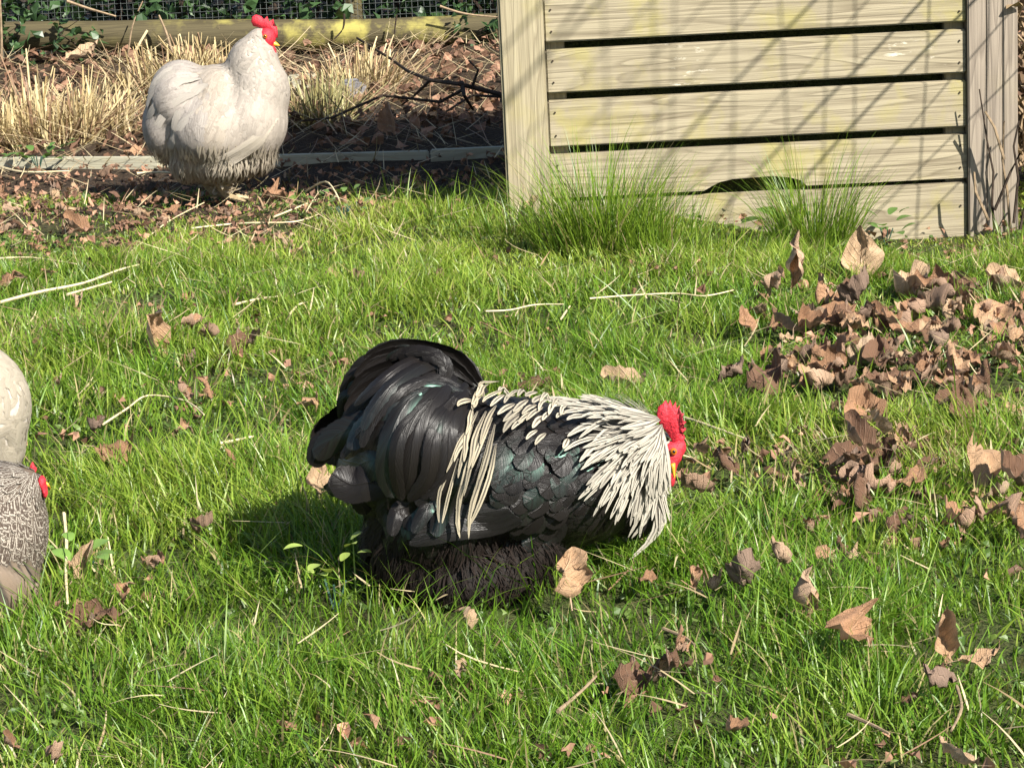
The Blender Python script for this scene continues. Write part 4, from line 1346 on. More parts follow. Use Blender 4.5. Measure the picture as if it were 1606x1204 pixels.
def eye(bird, c, r, outw):
    outw = Vector(outw).normalized(); c = Vector(c) - bird.org
    bm = bmesh.new(); bmesh.ops.create_icosphere(bm, subdivisions=3, radius=r, matrix=Matrix.Translation(c))
    me = bpy.data.meshes.new('eye'); bm.to_mesh(me); bm.free()
    for p in me.polygons: p.use_smooth = True
    e = link('eye', me, MAT['eye'], bird.root)
    bm = bmesh.new(); bmesh.ops.create_icosphere(bm, subdivisions=2, radius=r * .6, matrix=Matrix.Translation(c + outw * r * .52))
    me = bpy.data.meshes.new('pupil'); bm.to_mesh(me); bm.free()
    for p in me.polygons: p.use_smooth = True
    link('pupil', me, MAT['pupil'], e)

# ---------------------------------------------------------------- the rooster
def make_rooster():
    Yr = G(740, 935).y + .03
    B = Bird('rooster', (P(740, 900, Yr).x, Yr, 0), 'black rooster with white striped neck feathers pecking in the grass', Yr)
    E = B.ell
    B.body([E(790, 735, 0, 165, 108, .090, .08), E(905, 745, 0, 105, 105, .078, .1), E(662, 684, 0, 90, 102, .08), E(612, 730, 0, 60, 76, .07),
            E(700, 800, 0, 118, 85, .085), E(640, 850, -.0, 62, 85, .065), E(740, 880, 0, 130, 70, .085), E(825, 838, 0, 78, 50, .065),
            E(960, 715, 0, 75, 72, .055, .25), E(1005, 720, 0, 42, 55, .034, .4), E(990, 790, 0, 40, 60, .035, -.2), E(1040, 704, -.012, 20, 22, .016)], MAT['skin_black'], .006, 10)
    # grey-black body plumage in layers
    k1 = FPX / (Yr * 1.03)
    def pix(p):
        a, b = project(np.array([p.x]), np.array([p.y]), np.array([p.z])); return float(a[0]), float(b[0])
    fl, bk, wing = Feathers(), Feathers(), Feathers()
    headp = P(1045, 700, Yr)
    tailc = P(745, 655, Yr)
    for p, n in B.samples(2600):
        a, b = pix(p)
        if a > 985: continue
        if (b > 835 and a < 862) or (a < 640 and b > 790):
            d = Vector((-.25 + .3 * random.uniform(-1, 1), random.uniform(-.2, .2), -1))
            r = B.drape(p, n, d, random.uniform(.03, .05), .001, .009)
            if r: fl.add(*r, random.uniform(.014, .024), vary((.0095, .0062, .0046), .35), 'round', .05)
        elif a < 735 and b < 800:
            d = (p - tailc); d = Vector((d.x * 1.0, d.y * .6, d.z)) + Vector((-.02, 0, -.025))
            r = B.drape(p, n, d, random.uniform(.045, .075), .001, .008, 7)
            if r: bk.add(*r, random.uniform(.020, .034), vary((.009, .0075, .007), .3), 'round', .2)
        else:
            d = Vector((-.75, 0, -.62)) + Vector((random.gauss(0, .12), 0, random.gauss(0, .12)))
            r = B.drape(p, n, d, random.uniform(.032, .052), .001, .004)
            if r: bk.add(*r, random.uniform(.018, .026), vary((.010, .0085, .008), .35), 'round', .15)
    # soft strands of fluff low down
    for p, n in B.samples(9000):
        a, b = pix(p)
        if b < 815 or a > 866 or (b < 832 and a > 640): continue
        d = Vector((1.6 * mnoise.noise(p * 38) + random.uniform(-.4, .2), 1.2 * mnoise.noise(p * 38 + Vector((9, 1, 4))), -1))
        r = B.drape(p, n, d, random.uniform(.012, .034), .003, .014, 4)
        if r: fl.add(*r, random.uniform(.0008, .0022), vary((.017, .0105, .0078), .5), 'lance', .0)
    fl.build('leg_fluff', MAT['f_fluff'], B, True, True)
    bk.build('body_plumage', MAT['f_black'], B, True, True)
    Cv = Vector(CAM)
    def hit(px, py, lift, dep=0.0):
        d = Vector(ray(px, py)).normalized()
        loc, n, i, dist = B.bvh.ray_cast(Cv, d)
        if loc is not None: return loc + n * lift - d * lift * .5, n
        return None, None
    def authored(path, lift0, lift1, segs, zoom=True, defy=0.0):
        """path of zoomed photo points laid over the body"""
        pp = [(450 + x / 2.397, 500 + y / 2.397) if zoom else (x, y) for x, y in path]
        ctrl, nr = [], []
        for i, (a, b) in enumerate(pp):
            l = lift0 + (lift1 - lift0) * i / (len(pp) - 1)
            h, n = hit(a, b, l)
            if h is None:
                yy = (ctrl[-1].y if ctrl else Yr + defy)
                h = P(a, b, yy + .004); n = Vector((0, -1, .45)).normalized()
            n = (n + Vector((0, -.7, .3))).normalized()
            ctrl.append(h); nr.append(n)
        pts = smooth_path(ctrl, segs); nn = [v.normalized() for v in smooth_path(nr, segs)]
        return pts, nn
    BLK = (.007, .0058, .0054)
    tail = [  # long tail feathers and sickles, width in mm
        ([(740, 265), (650, 140), (520, 88), (390, 84), (285, 128)], 24, .004, .010),
        ([(735, 270), (620, 130), (470, 110), (340, 128), (255, 200)], 26, .006, .010),
        ([(720, 265), (600, 155), (450, 150), (310, 190), (232, 268)], 27, .007, .012),
        ([(700, 270), (570, 190), (430, 190), (290, 250), (222, 330)], 28, .008, .013),
        ([(690, 290), (540, 230), (380, 240), (260, 320), (205, 440)], 30, .009, .014),
        ([(640, 300), (480, 280), (330, 320), (230, 420), (190, 540)], 30, .010, .015),
        ([(330, 380), (230, 430), (140, 470), (90, 560)], 34, .004, .006),
        ([(350, 360), (260, 400), (180, 440), (100, 530)], 32, .003, .004),
        ([(420, 400), (350, 420), (260, 480), (180, 560)], 56, .012, .020),
        ([(400, 520), (330, 545), (250, 590), (170, 600)], 48, .010, .017),
        ([(410, 620), (330, 610), (240, 620), (165, 575)], 44, .008, .014),
        ([(735, 262), (690, 175), (600, 150), (480, 210), (390, 285), (320, 360)], 26, .014, .022),
        ([(725, 280), (660, 215), (560, 205), (450, 270), (380, 360), (350, 440)], 28, .014, .022),
        ([(610, 240), (560, 300), (490, 420), (470, 560), (450, 690)], 34, .012, .016),
        ([(560, 270), (470, 330), (420, 450), (400, 560), (400, 650)], 36, .012, .018),
        ([(640, 270), (570, 380), (530, 500), (540, 600), (500, 720)], 32, .014, .018),
        ([(690, 300), (600, 400), (555, 520), (560, 640), (540, 760)], 28, .014, .016),
        ([(500, 300), (410, 360), (330, 430), (300, 520)], 38, .013, .019),
        ([(580, 480), (520, 590), (490, 690), (480, 800)], 34, .010, .012),
        ([(680, 480), (640, 600), (600, 700), (560, 810)], 32, .010, .012),
        ([(450, 560), (400, 640), (380, 700), (420, 780)], 36, .008, .010),
        ([(380, 560), (300, 620), (270, 660), (300, 740)], 36, .007, .010),
    ]
    more = []
    for (pa, wa, a0, a1), (pb, wb, b0, b1) in zip(tail[:6], tail[1:6]):
        for t in (.35, .7):
            qa = [Vector((x, y, 0)) for x, y in pa]; qb = [Vector((x, y, 0)) for x, y in pb]
            sa, sb = smooth_path(qa, 5), smooth_path(qb, 5)
            more.append(([tuple((u.lerp(v, t) + Vector((random.gauss(0, 8), random.gauss(0, 6), 0)))[:2]) for u, v in zip(sa, sb)], random.uniform(13, 19), a0 + .002 * t + .002, a1 + .003))
    for a, b, c, d in [((640, 300), (580, 420), (575, 560), (520, 690)), ((600, 320), (540, 450), (520, 560), (470, 660)), ((530, 330), (450, 440), (440, 540), (430, 640)), ((660, 330), (610, 450), (590, 560), (560, 690)),
                       ((560, 250), (450, 300), (370, 400), (340, 500)), ((470, 300), (380, 380), (320, 460), (270, 540)), ((520, 560), (470, 650), (450, 740), (440, 800)), ((610, 560), (570, 660), (540, 740), (500, 800))]:
        more.append(([a, b, c, d], random.uniform(14, 22), .015, .020))
    for k in range(16):
        t = k / 15; ang = math.radians(178 - 118 * t); cx_, cy_ = 455, 330; R1 = 150; R2 = 235 + random.uniform(-14, 16)
        p1 = (cx_ + R1 * math.cos(ang - .5), cy_ - R1 * .85 * math.sin(ang - .5)); p2 = (cx_ + R2 * .97 * math.cos(ang - .18), cy_ - R2 * .97 * math.sin(ang - .18))
        p3 = (cx_ + R2 * math.cos(ang + .08), cy_ - R2 * math.sin(ang + .08)); p4 = (cx_ + R2 * 1.0 * math.cos(ang + .30), cy_ - R2 * .97 * math.sin(ang + .30) + 14)
        more.append(([p1, p2, p3, p4], random.uniform(10, 16), .003, random.uniform(.0, .02)))
    tail = [(p_, w_ * (.72 if i_ not in (6, 7, 8, 9, 10) else .95), x_, y_) for i_, (p_, w_, x_, y_) in enumerate(tail)] + more
    for path, w, l0, l1 in tail:
        path = [(x, y + 24 * max(0, 1 - y / 420)) for x, y in path]
        pts, nn = authored(path, l0, l1, 12)
        one_feather('tail_feather', MAT['f_black'], B, pts, nn, w * .001, vary(BLK, .3), 'sickle', .28, 5)
    # the far side of the tail
    for path, w, l0, l1 in tail[:9]:
        pts, nn = authored(path, l0, l1, 12)
        pts = [Vector((p.x, 2 * Yr - p.y + .01, p.z)) for p in pts]; nn = [Vector((v.x, -v.y, v.z)) for v in nn]
        one_feather('tail_feather', MAT['f_black'], B, pts, nn, w * .001, vary(BLK, .3), 'sickle', .28, 5)
    # folded wing: covert layers and long flight feathers along the lower edge
    for k in range(9):
        y0 = 770 - k * 6
        pts, nn = authored([(880 - k * 6, y0 - 30 + k), (760 - k * 8, y0 - 4), (620 - k * 6, y0 + 26 - k * 3), (470 + k * 4, y0 + 56 - k * 5)], .007, .012 - k * .0006, 9)
        one_feather('flight_feather', MAT['f_black'], B, pts, nn, .020, vary((.013, .012, .012), .2), 'sickle', .3, 5)
    for k in range(80):
        zx, zy = random.uniform(815, 1085), random.uniform(430, 770)
        if zx > 1130 and zy < 560: continue
        if zx + .25 * (zy - 560) > 1290: continue
        a = random.gauss(.95, .18); L = random.uniform(60, 115)
        pts, nn = authored([(zx, zy), (zx - L * .5 * math.cos(a + .1), zy + L * .5 * math.sin(a + .1)), (zx - L * math.cos(a - .15), zy + L * math.sin(a - .15))], .004, random.uniform(.004, .007), 6)
        one_feather('covert_feather', MAT['f_black'], B, pts, nn, random.uniform(.014, .026), vary((.009, .0078, .0075), .4), random.choice(('round', 'sickle')), .10, 5, soft=True)
    CR = (.54, .47, .33)
    # long pointed saddle feathers
    sad = [
        ([(760, 430), (700, 560), (665, 700), (640, 805)], 8.5), ([(785, 440), (755, 560), (710, 680), (665, 810)], 8.5), ([(772, 470), (735, 600), (700, 720), (690, 740)], 8),
        ([(690, 400), (655, 470), (660, 520), (652, 555)], 8), ([(725, 400), (690, 470), (690, 520), (686, 555)], 8), ([(755, 400), (720, 480), (710, 540), (700, 578)], 8.5),
        ([(775, 420), (745, 490), (725, 540), (712, 575)], 8), ([(650, 520), (610, 620), (595, 700), (578, 770)], 6.5), ([(665, 540), (635, 640), (610, 720), (588, 772)], 6),
        ([(660, 430), (620, 470), (600, 520), (582, 560)], 5.5), ([(650, 340), (625, 342), (605, 352), (597, 364)], 9), ([(720, 330), (680, 340), (660, 355), (648, 372)], 9),
        ([(700, 320), (670, 325), (650, 345), (640, 360)], 8), ([(730, 350), (705, 365), (700, 385), (700, 400)], 9), ([(790, 500), (770, 590), (735, 680), (690, 745)], 8),
        ([(700, 560), (672, 650), (655, 720), (640, 790)], 7), ([(740, 300), (700, 305), (672, 320), (655, 335)], 7), ([(680, 380), (655, 400), (648, 430), (645, 460)], 7),
        ([(800, 300), (770, 305), (730, 312), (705, 330)], 8), ([(810, 330), (780, 345), (755, 360), (740, 380)], 8), ([(760, 310), (735, 325), (715, 345), (705, 365)], 7.5),
        ([(790, 380), (765, 420), (748, 470), (738, 510)], 8), ([(710, 440), (690, 500), (676, 560), (668, 600)], 6.5), ([(735, 470), (712, 540), (702, 600), (690, 650)], 7),
    ]
    for path, w in sad:
        pts, nn = authored(path, .017, .020, 8)
        one_feather('saddle_feather', MAT['f_white'], B, pts, nn, w * .00066, vary(CR, .2), 'lance', .08, 5, soft=True)
    # short oval cream feathers scattered over the back
    back = [(830, 340, 50), (850, 325, 60), (880, 318, 55), (905, 330, 50), (820, 380, 65), (845, 395, 75), (835, 425, 70), (870, 370, 55), (900, 380, 55), (925, 350, 50), (915, 395, 70),
            (945, 360, 50), (960, 330, 60), (930, 420, 55), (905, 465, 50), (935, 480, 50), (1035, 495, 36), (1000, 350, 60), (980, 372, 60), (1025, 380, 50), (1005, 402, 36), (1030, 398, 30),
            (955, 405, 50), (885, 410, 50), (790, 352, 50), (810, 310, 55), (860, 430, 60)]
    for zx, zy, L in back:
        pts, nn = authored([(zx + L * .5, zy - L * random.uniform(.2, .5)), (zx, zy), (zx - L * random.uniform(.25, .5), zy + L * random.uniform(.35, .7))], .012, .016, 6)
        one_feather('back_feather', MAT['f_white'], B, pts, nn, random.uniform(.0045, .0075), vary((.56, .50, .38), .22), 'lance', .08, 5, soft=True)
    # hackle: pointed white feathers streaming back and down from the head
    WH = (.51, .475, .395)
    cnt = 0
    hk = [  # authored outer fringe, tips as in the photograph
        ([(1200, 345), (1110, 320), (1040, 302), (975, 294)], 11), ([(1220, 360), (1120, 345), (1040, 332), (985, 328)], 10), ([(1230, 370), (1140, 365), (1050, 362), (960, 350)], 10),
        ([(1250, 380), (1160, 385), (1080, 400), (1048, 420)], 11), ([(1260, 395), (1170, 410), (1100, 440), (1045, 475)], 12), ([(1280, 410), (1200, 440), (1140, 500), (1092, 555)], 12),
        ([(1290, 420), (1220, 470), (1160, 520), (1110, 562)], 11), ([(1300, 430), (1250, 490), (1200, 560), (1160, 636)], 12), ([(1320, 440), (1270, 510), (1220, 580), (1190, 622)], 11),
        ([(1330, 440), (1300, 520), (1250, 590), (1205, 615)], 10), ([(1350, 450), (1320, 540), (1280, 620), (1255, 655)], 11), ([(1360, 470), (1340, 580), (1310, 690), (1268, 785)], 11),
        ([(1380, 480), (1370, 600), (1340, 720), (1290, 790)], 11), ([(1390, 500), (1390, 640), (1350, 790), (1280, 910)], 11), ([(1400, 520), (1405, 650), (1370, 780), (1310, 880)], 11),
        ([(1410, 520), (1420, 630), (1400, 730), (1340, 840)], 11), ([(1405, 500), (1425, 600), (1425, 680), (1400, 760)], 10), ([(1395, 490), (1415, 590), (1410, 690), (1370, 790)], 10),
        ([(1370, 460), (1360, 560), (1350, 640), (1330, 700)], 10), ([(1340, 430), (1300, 480), (1270, 550), (1225, 600)], 10), ([(1240, 350), (1160, 340), (1090, 345), (1030, 352)], 10),
        ([(1350, 500), (1330, 610), (1300, 680), (1262, 720)], 10), ([(1300, 390), (1220, 400), (1150, 430), (1090, 480)], 10)]
    for path, w in hk:
        path = [(x - max(0, x - 1340) * .30, y) for x, y in path]
        pts, nn = authored(path, .006, .013, 8)
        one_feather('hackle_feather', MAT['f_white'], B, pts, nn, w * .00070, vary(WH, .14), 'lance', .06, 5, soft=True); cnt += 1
    rr = random.Random(5)
    tries = 0
    while cnt < 210 and tries < 1500:
        tries += 1
        ang = rr.uniform(math.radians(-22), math.radians(92)); rad0 = rr.uniform(18, 250)
        hx, hy = 1402, 436
        x0, y0 = hx - rad0 * math.cos(ang), hy + rad0 * math.sin(ang) - .00 * rad0
        if ang < .1: y0 = hy - rad0 * .42 * (1 - ang) * .7
        L = rr.uniform(95, 150); bendv = rr.uniform(.1, .4)
        a2 = ang + bendv * .6; a3 = ang + bendv
        x1, y1 = x0 - L * .5 * math.cos(a2), y0 + L * .5 * math.sin(a2); x2, y2 = x1 - L * .5 * math.cos(a3), y1 + L * .5 * math.sin(a3)
        if hit(450 + x0 / 2.397, 500 + y0 / 2.397, 0)[0] is None or x2 > 1392 or x0 > 1400: continue
        lift = .012 + .010 * (1 - rad0 / 250)
        pts, nn = authored([(x0, y0), (x1, y1), (x2, y2)], lift - .004, lift, 7)
        one_feather('hackle_feather', MAT['f_white'], B, pts, nn, rr.uniform(.0034, .0062), vary(WH, .2), 'lance', .06, 5, soft=True); cnt += 1
    # fine short hackle plumes under and between the long ones
    hu = Feathers()
    for p, n in B.samples(16000, lambda p, n: n.y < .35):
        a, b = pix(p)
        zx, zy = (a - 450) * 2.397, (b - 500) * 2.397
        if zx < 1085 or zx > 1385 or math.hypot(zx - 1402, zy - 436) > 215: continue
        if random.random() < .35: continue
        r = B.drape(p, n, (p - headp) + Vector((0, 0, -.012)), random.uniform(.016, .032), .006, random.uniform(.011, .019))
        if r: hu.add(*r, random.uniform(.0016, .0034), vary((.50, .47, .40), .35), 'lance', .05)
    hu.build('hackle_plumes', MAT['f_white'], B, True, True)
    # hackle of the far side, joined
    hf = Feathers()
    for p, n in B.samples(9000, lambda p, n: n.y > .2):
        a, b = pix(p)
        if a < 930 or b > 800: continue
        r = B.drape(p, n, (p - headp), random.uniform(.045, .07), .003, .010)
        if r: hf.add(*r, random.uniform(.006, .009), vary(WH, .1), 'lance', .25)
    hf.build('far_hackle', MAT['f_white'], B, True)
    # head
    blob(B, 'face', [E(1053, 712, -.024, 17, 21, .013), E(1048, 733, -.030, 13, 22, .008, .1), E(1053, 748, -.020, 6, 17, .006), E(1064, 700, -.020, 12, 15, .012)], MAT['comb'], .0018, 4)
    hz = [(905, 400), (918, 345), (955, 322), (985, 284), (1012, 330), (1030, 282), (1052, 350), (1082, 298), (1088, 370), (1122, 330), (1100, 410), (1162, 412), (1118, 480), (1180, 492), (1125, 545), (1180, 560), (1130, 605), (1172, 640), (1140, 690), (1110, 715), (1080, 720), (1010, 600), (930, 510), (905, 450)]
    comb_mesh(B, [(880 + x / 6.02, 580 + y / 6.02) for x, y in hz], -.024, .0055, lean=.25)
    beak(B, P(1050, 727, Yr - .041), P(1059, 726, Yr - .041), P(1057, 752, Yr - .043), .0042)
    eye(B, P(1056, 708, Yr - .0365), .0036, (.15, -1, .25))
    crest = Feathers()
    for k in range(14):
        pts, nn = authored([(1395 + k * 2, 415 + k * 1.5), (1425 + k * 2, 432 + k), (1462 + random.uniform(-8, 4), 455 + random.uniform(-6, 6))][::-1], .010, .016, 5)
        crest.add(pts, nn, .004, vary((.10, .09, .085), .5), 'lance', .2)
    crest.build('nape_feathers', MAT['f_white'], B, True)
    # feathered feet, mostly sunk in the grass
    for px in (690, 790):
        c = P(px, 925, Yr) - B.org; c.z = .0
        mb = MB().tube([c + Vector((0, 0, .06)), c + Vector((.005, 0, .012))], [.009, .007], 8)
        for a in (-.6, 0, .6): mb.tube([c + Vector((0, 0, .012)), c + Vector((.03 * math.cos(a), .03 * math.sin(a), .006)), c + Vector((.05 * math.cos(a), .05 * math.sin(a), .002))], [.006, .005, .002], 6)
        mb.build('foot', MAT['shank'], B.root)
make_rooster()

# ---------------------------------------------------------------- pale hens
def pale_plumage(B, n, flow, W=(.020, .030), L=(.035, .055), pal=((.50, .45, .40), (.60, .55, .48)), skip=None, mat='f_pale', lift=.007):
    f = Feathers()
    for p, nn in B.samples(n):
        if skip and skip(p): continue
        d, kl, kw, c = flow(p, nn)
        r = B.drape(p, nn, d + Vector((random.gauss(0, .1), random.gauss(0, .1), random.gauss(0, .1))), random.uniform(*L) * kl, .001, lift * random.uniform(.6, 1.3))
        if r: f.add(*r, random.uniform(*W) * kw, c or vary(tuple(a + (b - a) * random.random() for a, b in zip(*pal)), .1), 'round', .08)
    return f

def make_hen():
    Yh = G(340, 313).y
    B = Bird('hen', (P(330, 300, Yh).x, Yh, 0), 'pale cream hen with red comb standing in front of the dry grass', Yh)
    E = B.ell
    Z = lambda x, y: (180 + x / 3.541, y / 3.541)
    def e(x, y, dy, rx, ry, rd, t=0.0): 
        a, b = Z(x, y); return E(a, b, dy, rx / 3.541, ry / 3.541, rd, t)
    B.body([e(372, 550, 0, 182, 215, .09), e(292, 700, .01, 136, 190, .078), e(560, 480, 0, 135, 120, .08), e(560, 700, -.02, 270, 235, .105), e(760, 660, -.01, 200, 240, .095), e(795, 520, 0, 178, 215, .08, .15),
            e(765, 370, 0, 146, 175, .056, .25), e(800, 235, 0, 66, 82, .028), e(830, 200, 0, 48, 50, .019), e(600, 880, -.01, 220, 120, .085), e(420, 880, 0, 110, 120, .07), e(780, 870, -.01, 110, 90, .06)], MAT['skin_pale'], .007, 8)
    headp = P(*Z(850, 170), Yh)
    cush = P(*Z(560, 560), Yh)
    def pixz(p):
        a, b = project(np.array([p.x]), np.array([p.y]), np.array([p.z])); return (float(a[0]) - 180) * 3.541, float(b[0]) * 3.541
    def flow(p, n):
        zx, zy = pixz(p)
        if zy < 520 and zx > 600:
            return (p - headp), .75, .45, vary((.41, .365, .315), .14)
        if zx < 520 and zy < 800:
            return (p - cush) * 8 + Vector((-.2, 0, -.25)), 1.0, 1.1, vary((.375, .335, .30), .16)
        if zx > 620 and zy < 800:
            return Vector((-.35, 0, -1)), .8, .8, vary((.41, .36, .31), .14)
        return Vector((-.45, 0, -.9)), 1.0, 1.0, vary((.40, .345, .285), .16)
    f = pale_plumage(B, 3600, flow, (.016, .028), (.030, .052), lift=.0012)
    for p, n in B.samples(3000):
        zx, zy = pixz(p)
        if zy < 800: continue
        r = B.drape(p, n, Vector((random.uniform(-.6, .3), random.uniform(-.3, .3), -1)), random.uniform(.02, .04), .001, .012, 4)
        if r: f.add(*r, random.uniform(.0025, .006), vary((.44, .385, .30), .15), 'lance', .1)
    f.build('body_plumage', MAT['f_pale'], B, True, True)
    # wing: folded edge with longer feathers
    Cv = Vector(CAM)
    def lay(path, l0, l1, segs=8):
        ctrl, nr = [], []
        for i, (x, y) in enumerate(path):
            a, b = Z(x, y); d = Vector(ray(a, b)).normalized(); loc, n, _, _ = B.bvh.ray_cast(Cv, d)
            l = l0 + (l1 - l0) * i / (len(path) - 1)
            if loc is None: loc = P(a, b, ctrl[-1].y if ctrl else Yh - .05); n = Vector((0, -1, .3))
            ctrl.append(loc + n * l); nr.append((n + Vector((0, -.4, .2))).normalized())
        return smooth_path(ctrl, segs), [v.normalized() for v in smooth_path(nr, segs)]
    for k in range(8):
        pts, nn = lay([(900 - k * 10, 720 + k * 16 - 60), (760, 810 + k * 8 - 40), (600 + k * 6, 880 + k * 6 - 20), (400 + k * 22, 950 + k * 4)], .004, .008)
        one_feather('flight_feather', MAT['f_pale'], B, pts, nn, .015, vary((.41, .365, .30), .14), 'sickle', .12, 5, soft=True)
    for path in [[(480, 440), (330, 470), (220, 600), (160, 740)], [(470, 520), (340, 560), (250, 680), (200, 800)], [(430, 400), (300, 420), (210, 520), (180, 620)], [(440, 620), (370, 700), (320, 790), (310, 830)],
                 [(520, 470), (430, 520), (350, 640), (330, 740)], [(380, 360), (290, 400), (220, 470), (190, 540)]]:
        pts, nn = lay(path, .002, .004)
        one_feather('tail_feather', MAT['f_pale'], B, pts, nn, .024, vary((.40, .365, .32), .12), 'sickle', .12, 5, soft=True)
    zc = [(758, 120), (764, 92), (785, 82), (812, 92), (828, 112), (846, 92), (856, 122), (880, 108), (886, 145), (900, 150), (904, 185), (905, 212), (870, 205), (835, 168), (800, 152), (770, 146)]
    comb_mesh(B, [Z(x, y) for x, y in zc], -.002, .010, lean=.15)
    blob(B, 'face', [e(842, 215, -.006, 52, 60, .017), e(825, 255, -.010, 32, 60, .012, .2)], MAT['comb'], .0025, 4)
    blob(B, 'wattle', [e(872, 292, -.008, 26, 46, .007), e(850, 270, -.008, 25, 34, .008)], MAT['comb'], .0022, 4)
    beak(B, P(*Z(876, 222), Yh - .005), P(*Z(878, 258), Yh - .005), P(*Z(918, 250), Yh - .008), .007)
    eye(B, P(*Z(834, 204), Yh - .0225), .0042, (.1, -1, .2))
    # feathered legs and feet
    for zx, dy in ((600, -.03), (520, .03)):
        c = P(*Z(zx, 1060), Yh + dy) - B.org; c.z = 0
        lf = Feathers()
        lg = MB().tube([c + Vector((-.01, 0, .10)), c + Vector((0, 0, .035)), c + Vector((.01, 0, .016))], [.024, .017, .012], 10)
        for a in (-.6, 0, .6): lg.tube([c + Vector((.005, 0, .012)), c + Vector((.03 * math.cos(a), .03 * math.sin(a), .008)), c + Vector((.055 * math.cos(a), .055 * math.sin(a), .003))], [.007, .005, .002], 6)
        lg = lg.build('leg', MAT['shank'], B.root)
        for k in range(70):
            a = random.uniform(0, 6.28); z = random.uniform(.0, .10); base = c + Vector((math.cos(a) * .014, math.sin(a) * .014, z)) + B.org
            dv = Vector((math.cos(a) * .7 + .3, math.sin(a) * .7, -.5 if z > .03 else .1)); L = random.uniform(.02, .035)
            lf.add([base + dv * L * t for t in (0, .33, .66, 1)], [Vector((math.cos(a), math.sin(a), .6))] * 4, .010, vary((.42, .35, .25), .2), 'round', .2)
        lf.build('leg_feathers', MAT['f_pale'], B, True)
make_hen()

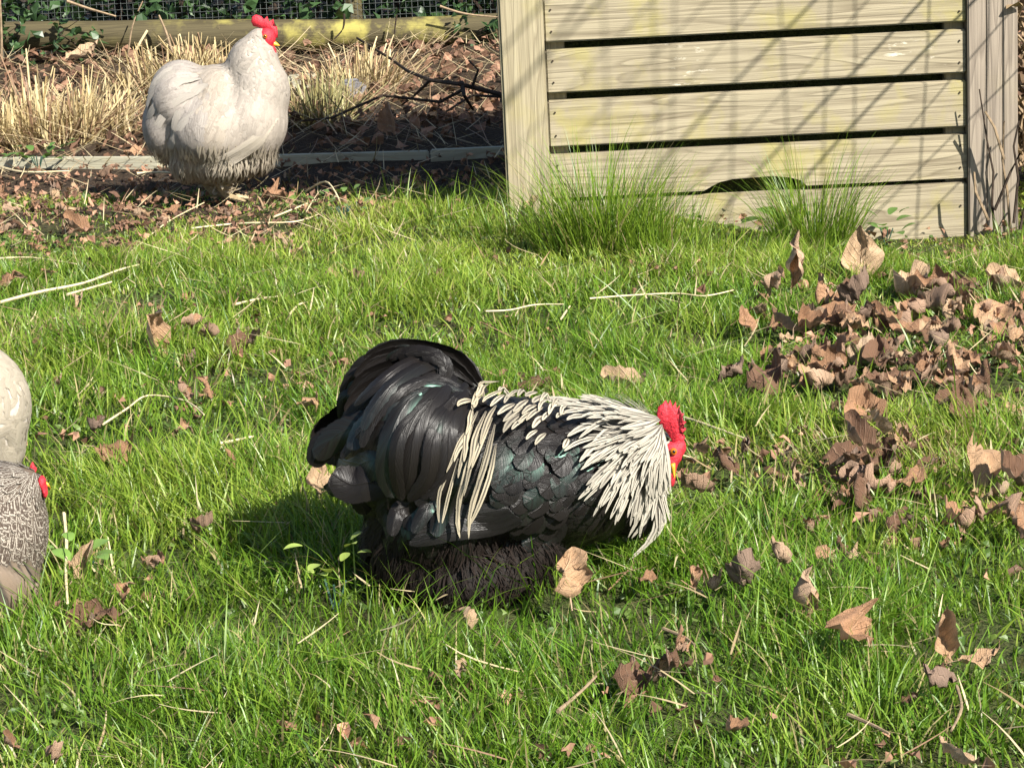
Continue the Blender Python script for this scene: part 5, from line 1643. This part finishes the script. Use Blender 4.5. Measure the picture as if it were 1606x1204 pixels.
def make_left_birds():
    # pale hen cut by the left edge
    Y2 = 2.72
    B = Bird('hen', (P(-60, 720, Y2).x, Y2, 0), 'pale smooth backed hen cut by the left picture edge', Y2)
    E = B.ell
    B.body([E(-70, 640, 0, 118, 112, .085), E(-150, 610, 0, 120, 120, .09), E(-20, 690, 0, 60, 75, .06), E(-110, 730, 0, 90, 90, .07), E(-235, 520, .0, 55, 90, .045), E(-250, 440, 0, 30, 36, .022)], MAT['skin_pale'], .007, 12)
    c0 = P(-120, 520, Y2)
    f = pale_plumage(B, 1500, lambda p, n: ((p - c0), .9, .7, vary((.41, .36, .28), .14)), (.016, .026), (.030, .048), lift=.0014)
    f.build('body_plumage', MAT['f_pale'], B, True, True)
    comb_mesh(B, [(-285, 400), (-275, 380), (-262, 396), (-250, 376), (-240, 396), (-228, 388), (-232, 425), (-280, 420)], -.002, .008)
    beak(B, P(-285, 436, Y2), P(-285, 448, Y2), P(-305, 444, Y2), .006)
    for px in (-130, -80):
        c = P(px, 800, Y2) - B.org; c.z = 0
        MB().tube([c + Vector((0, 0, .11)), c + Vector((0, 0, .01))], [.012, .009], 8).tube([c + Vector((0, 0, .008)), c + Vector((-.05, 0, .003))], [.006, .003], 6).build('leg', MAT['shank'], B.root)
    # laced hen in front of it
    Y3 = G(0, 965).y + .06
    B = Bird('hen', (P(-60, 950, Y3).x, Y3, 0), 'brown and cream laced hen with small red face at the left edge', Y3)
    E = B.ell
    B.body([E(-50, 830, 0, 122, 108, .085), E(-150, 840, 0, 130, 120, .095), E(15, 800, 0, 50, 75, .05), E(30, 850, 0, 40, 60, .045), E(40, 765, 0, 30, 32, .024), E(-40, 910, -.02, 95, 60, .07), E(-170, 920, 0, 110, 70, .08)], MAT['skin_brown'], .006, 10)
    def pixp(p):
        a, b = project(np.array([p.x]), np.array([p.y]), np.array([p.z])); return float(a[0]), float(b[0])
    hp = P(52, 745, Y3)
    f = Feathers(); g = Feathers()
    for p, n in B.samples(4200):
        a, b = pixp(p)
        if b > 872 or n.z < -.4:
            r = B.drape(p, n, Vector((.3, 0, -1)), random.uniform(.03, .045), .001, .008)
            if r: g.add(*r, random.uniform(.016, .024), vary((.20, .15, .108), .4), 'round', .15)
        elif b < 765 and a > 0:
            r = B.drape(p, n, (p - hp), random.uniform(.018, .028), .001, .004)
            if r: f.add(*r, random.uniform(.006, .009), vary((.50, .46, .39), .1), 'lance', .2)
        else:
            r = B.drape(p, n, (p - hp) + Vector((.02, 0, -.05)), random.uniform(.016, .028), .001, .003)
            if r: f.add(*r, random.uniform(.0095, .0145), vary((.48, .43, .36), .2), 'round', .2)
    f.build('laced_plumage', MAT['f_laced'], B, True, True); g.build('fluff', MAT['f_white'], B, True)
    # folded wing tip feathers in plain brown
    for k in range(7):
        pts = [P(-40 + 12 * k, 868 + 5 * k, Y3 - .085 + .008 * k), P(-10 + 10 * k, 905 + 4 * k, Y3 - .09 + .008 * k), P(10 + 7 * k, 945 + 2 * k, Y3 - .085 + .008 * k), P(8 + 7 * k, 975, Y3 - .075 + .008 * k)]
        pts = smooth_path(pts, 8)
        one_feather('flight_feather', MAT['f_white'], B, pts, [Vector((.1, -1, .3)).normalized()] * 9, .022, vary((.19, .14, .10), .25), 'round', .25, 5)
    blob(B, 'face', [E(66, 757, -.003, 7, 13, .008), E(70, 770, -.003, 5, 12, .006)], MAT['comb'], .002, 4)
    comb_mesh(B, [(46, 736), (48, 728), (51, 724), (54, 730), (58, 735), (56, 742)], .012, .004)
    beak(B, P(72, 755, Y3 + .004), P(72, 762, Y3 + .004), P(80, 766, Y3 + .012), .003)
    for px in (-110, -50):
        c = P(px, 960, Y3) - B.org; c.z = 0
        MB().tube([c + Vector((0, 0, .08)), c + Vector((0, 0, .01))], [.012, .009], 8).tube([c + Vector((0, 0, .008)), c + Vector((.05, 0, .003))], [.006, .003], 6).build('leg', MAT['shank'], B.root)
make_left_birds()

# leaves whose look and neighbours agree are told apart by how far back they lie
def tell_apart():
    by = {}
    for o in scene.objects:
        if o.name.startswith('dry_leaf'): by.setdefault(o['label'], []).append(o)
    words = {2: ('nearer', 'farther'), 3: ('nearest', 'middle', 'farthest'), 4: ('nearest', 'second nearest', 'second farthest', 'farthest')}
    for lab, os_ in by.items():
        if len(os_) in words:
            for o, w in zip(sorted(os_, key=lambda o: o.location.y), words[len(os_)]):
                o['label'] = w + ' ' + lab
tell_apart()
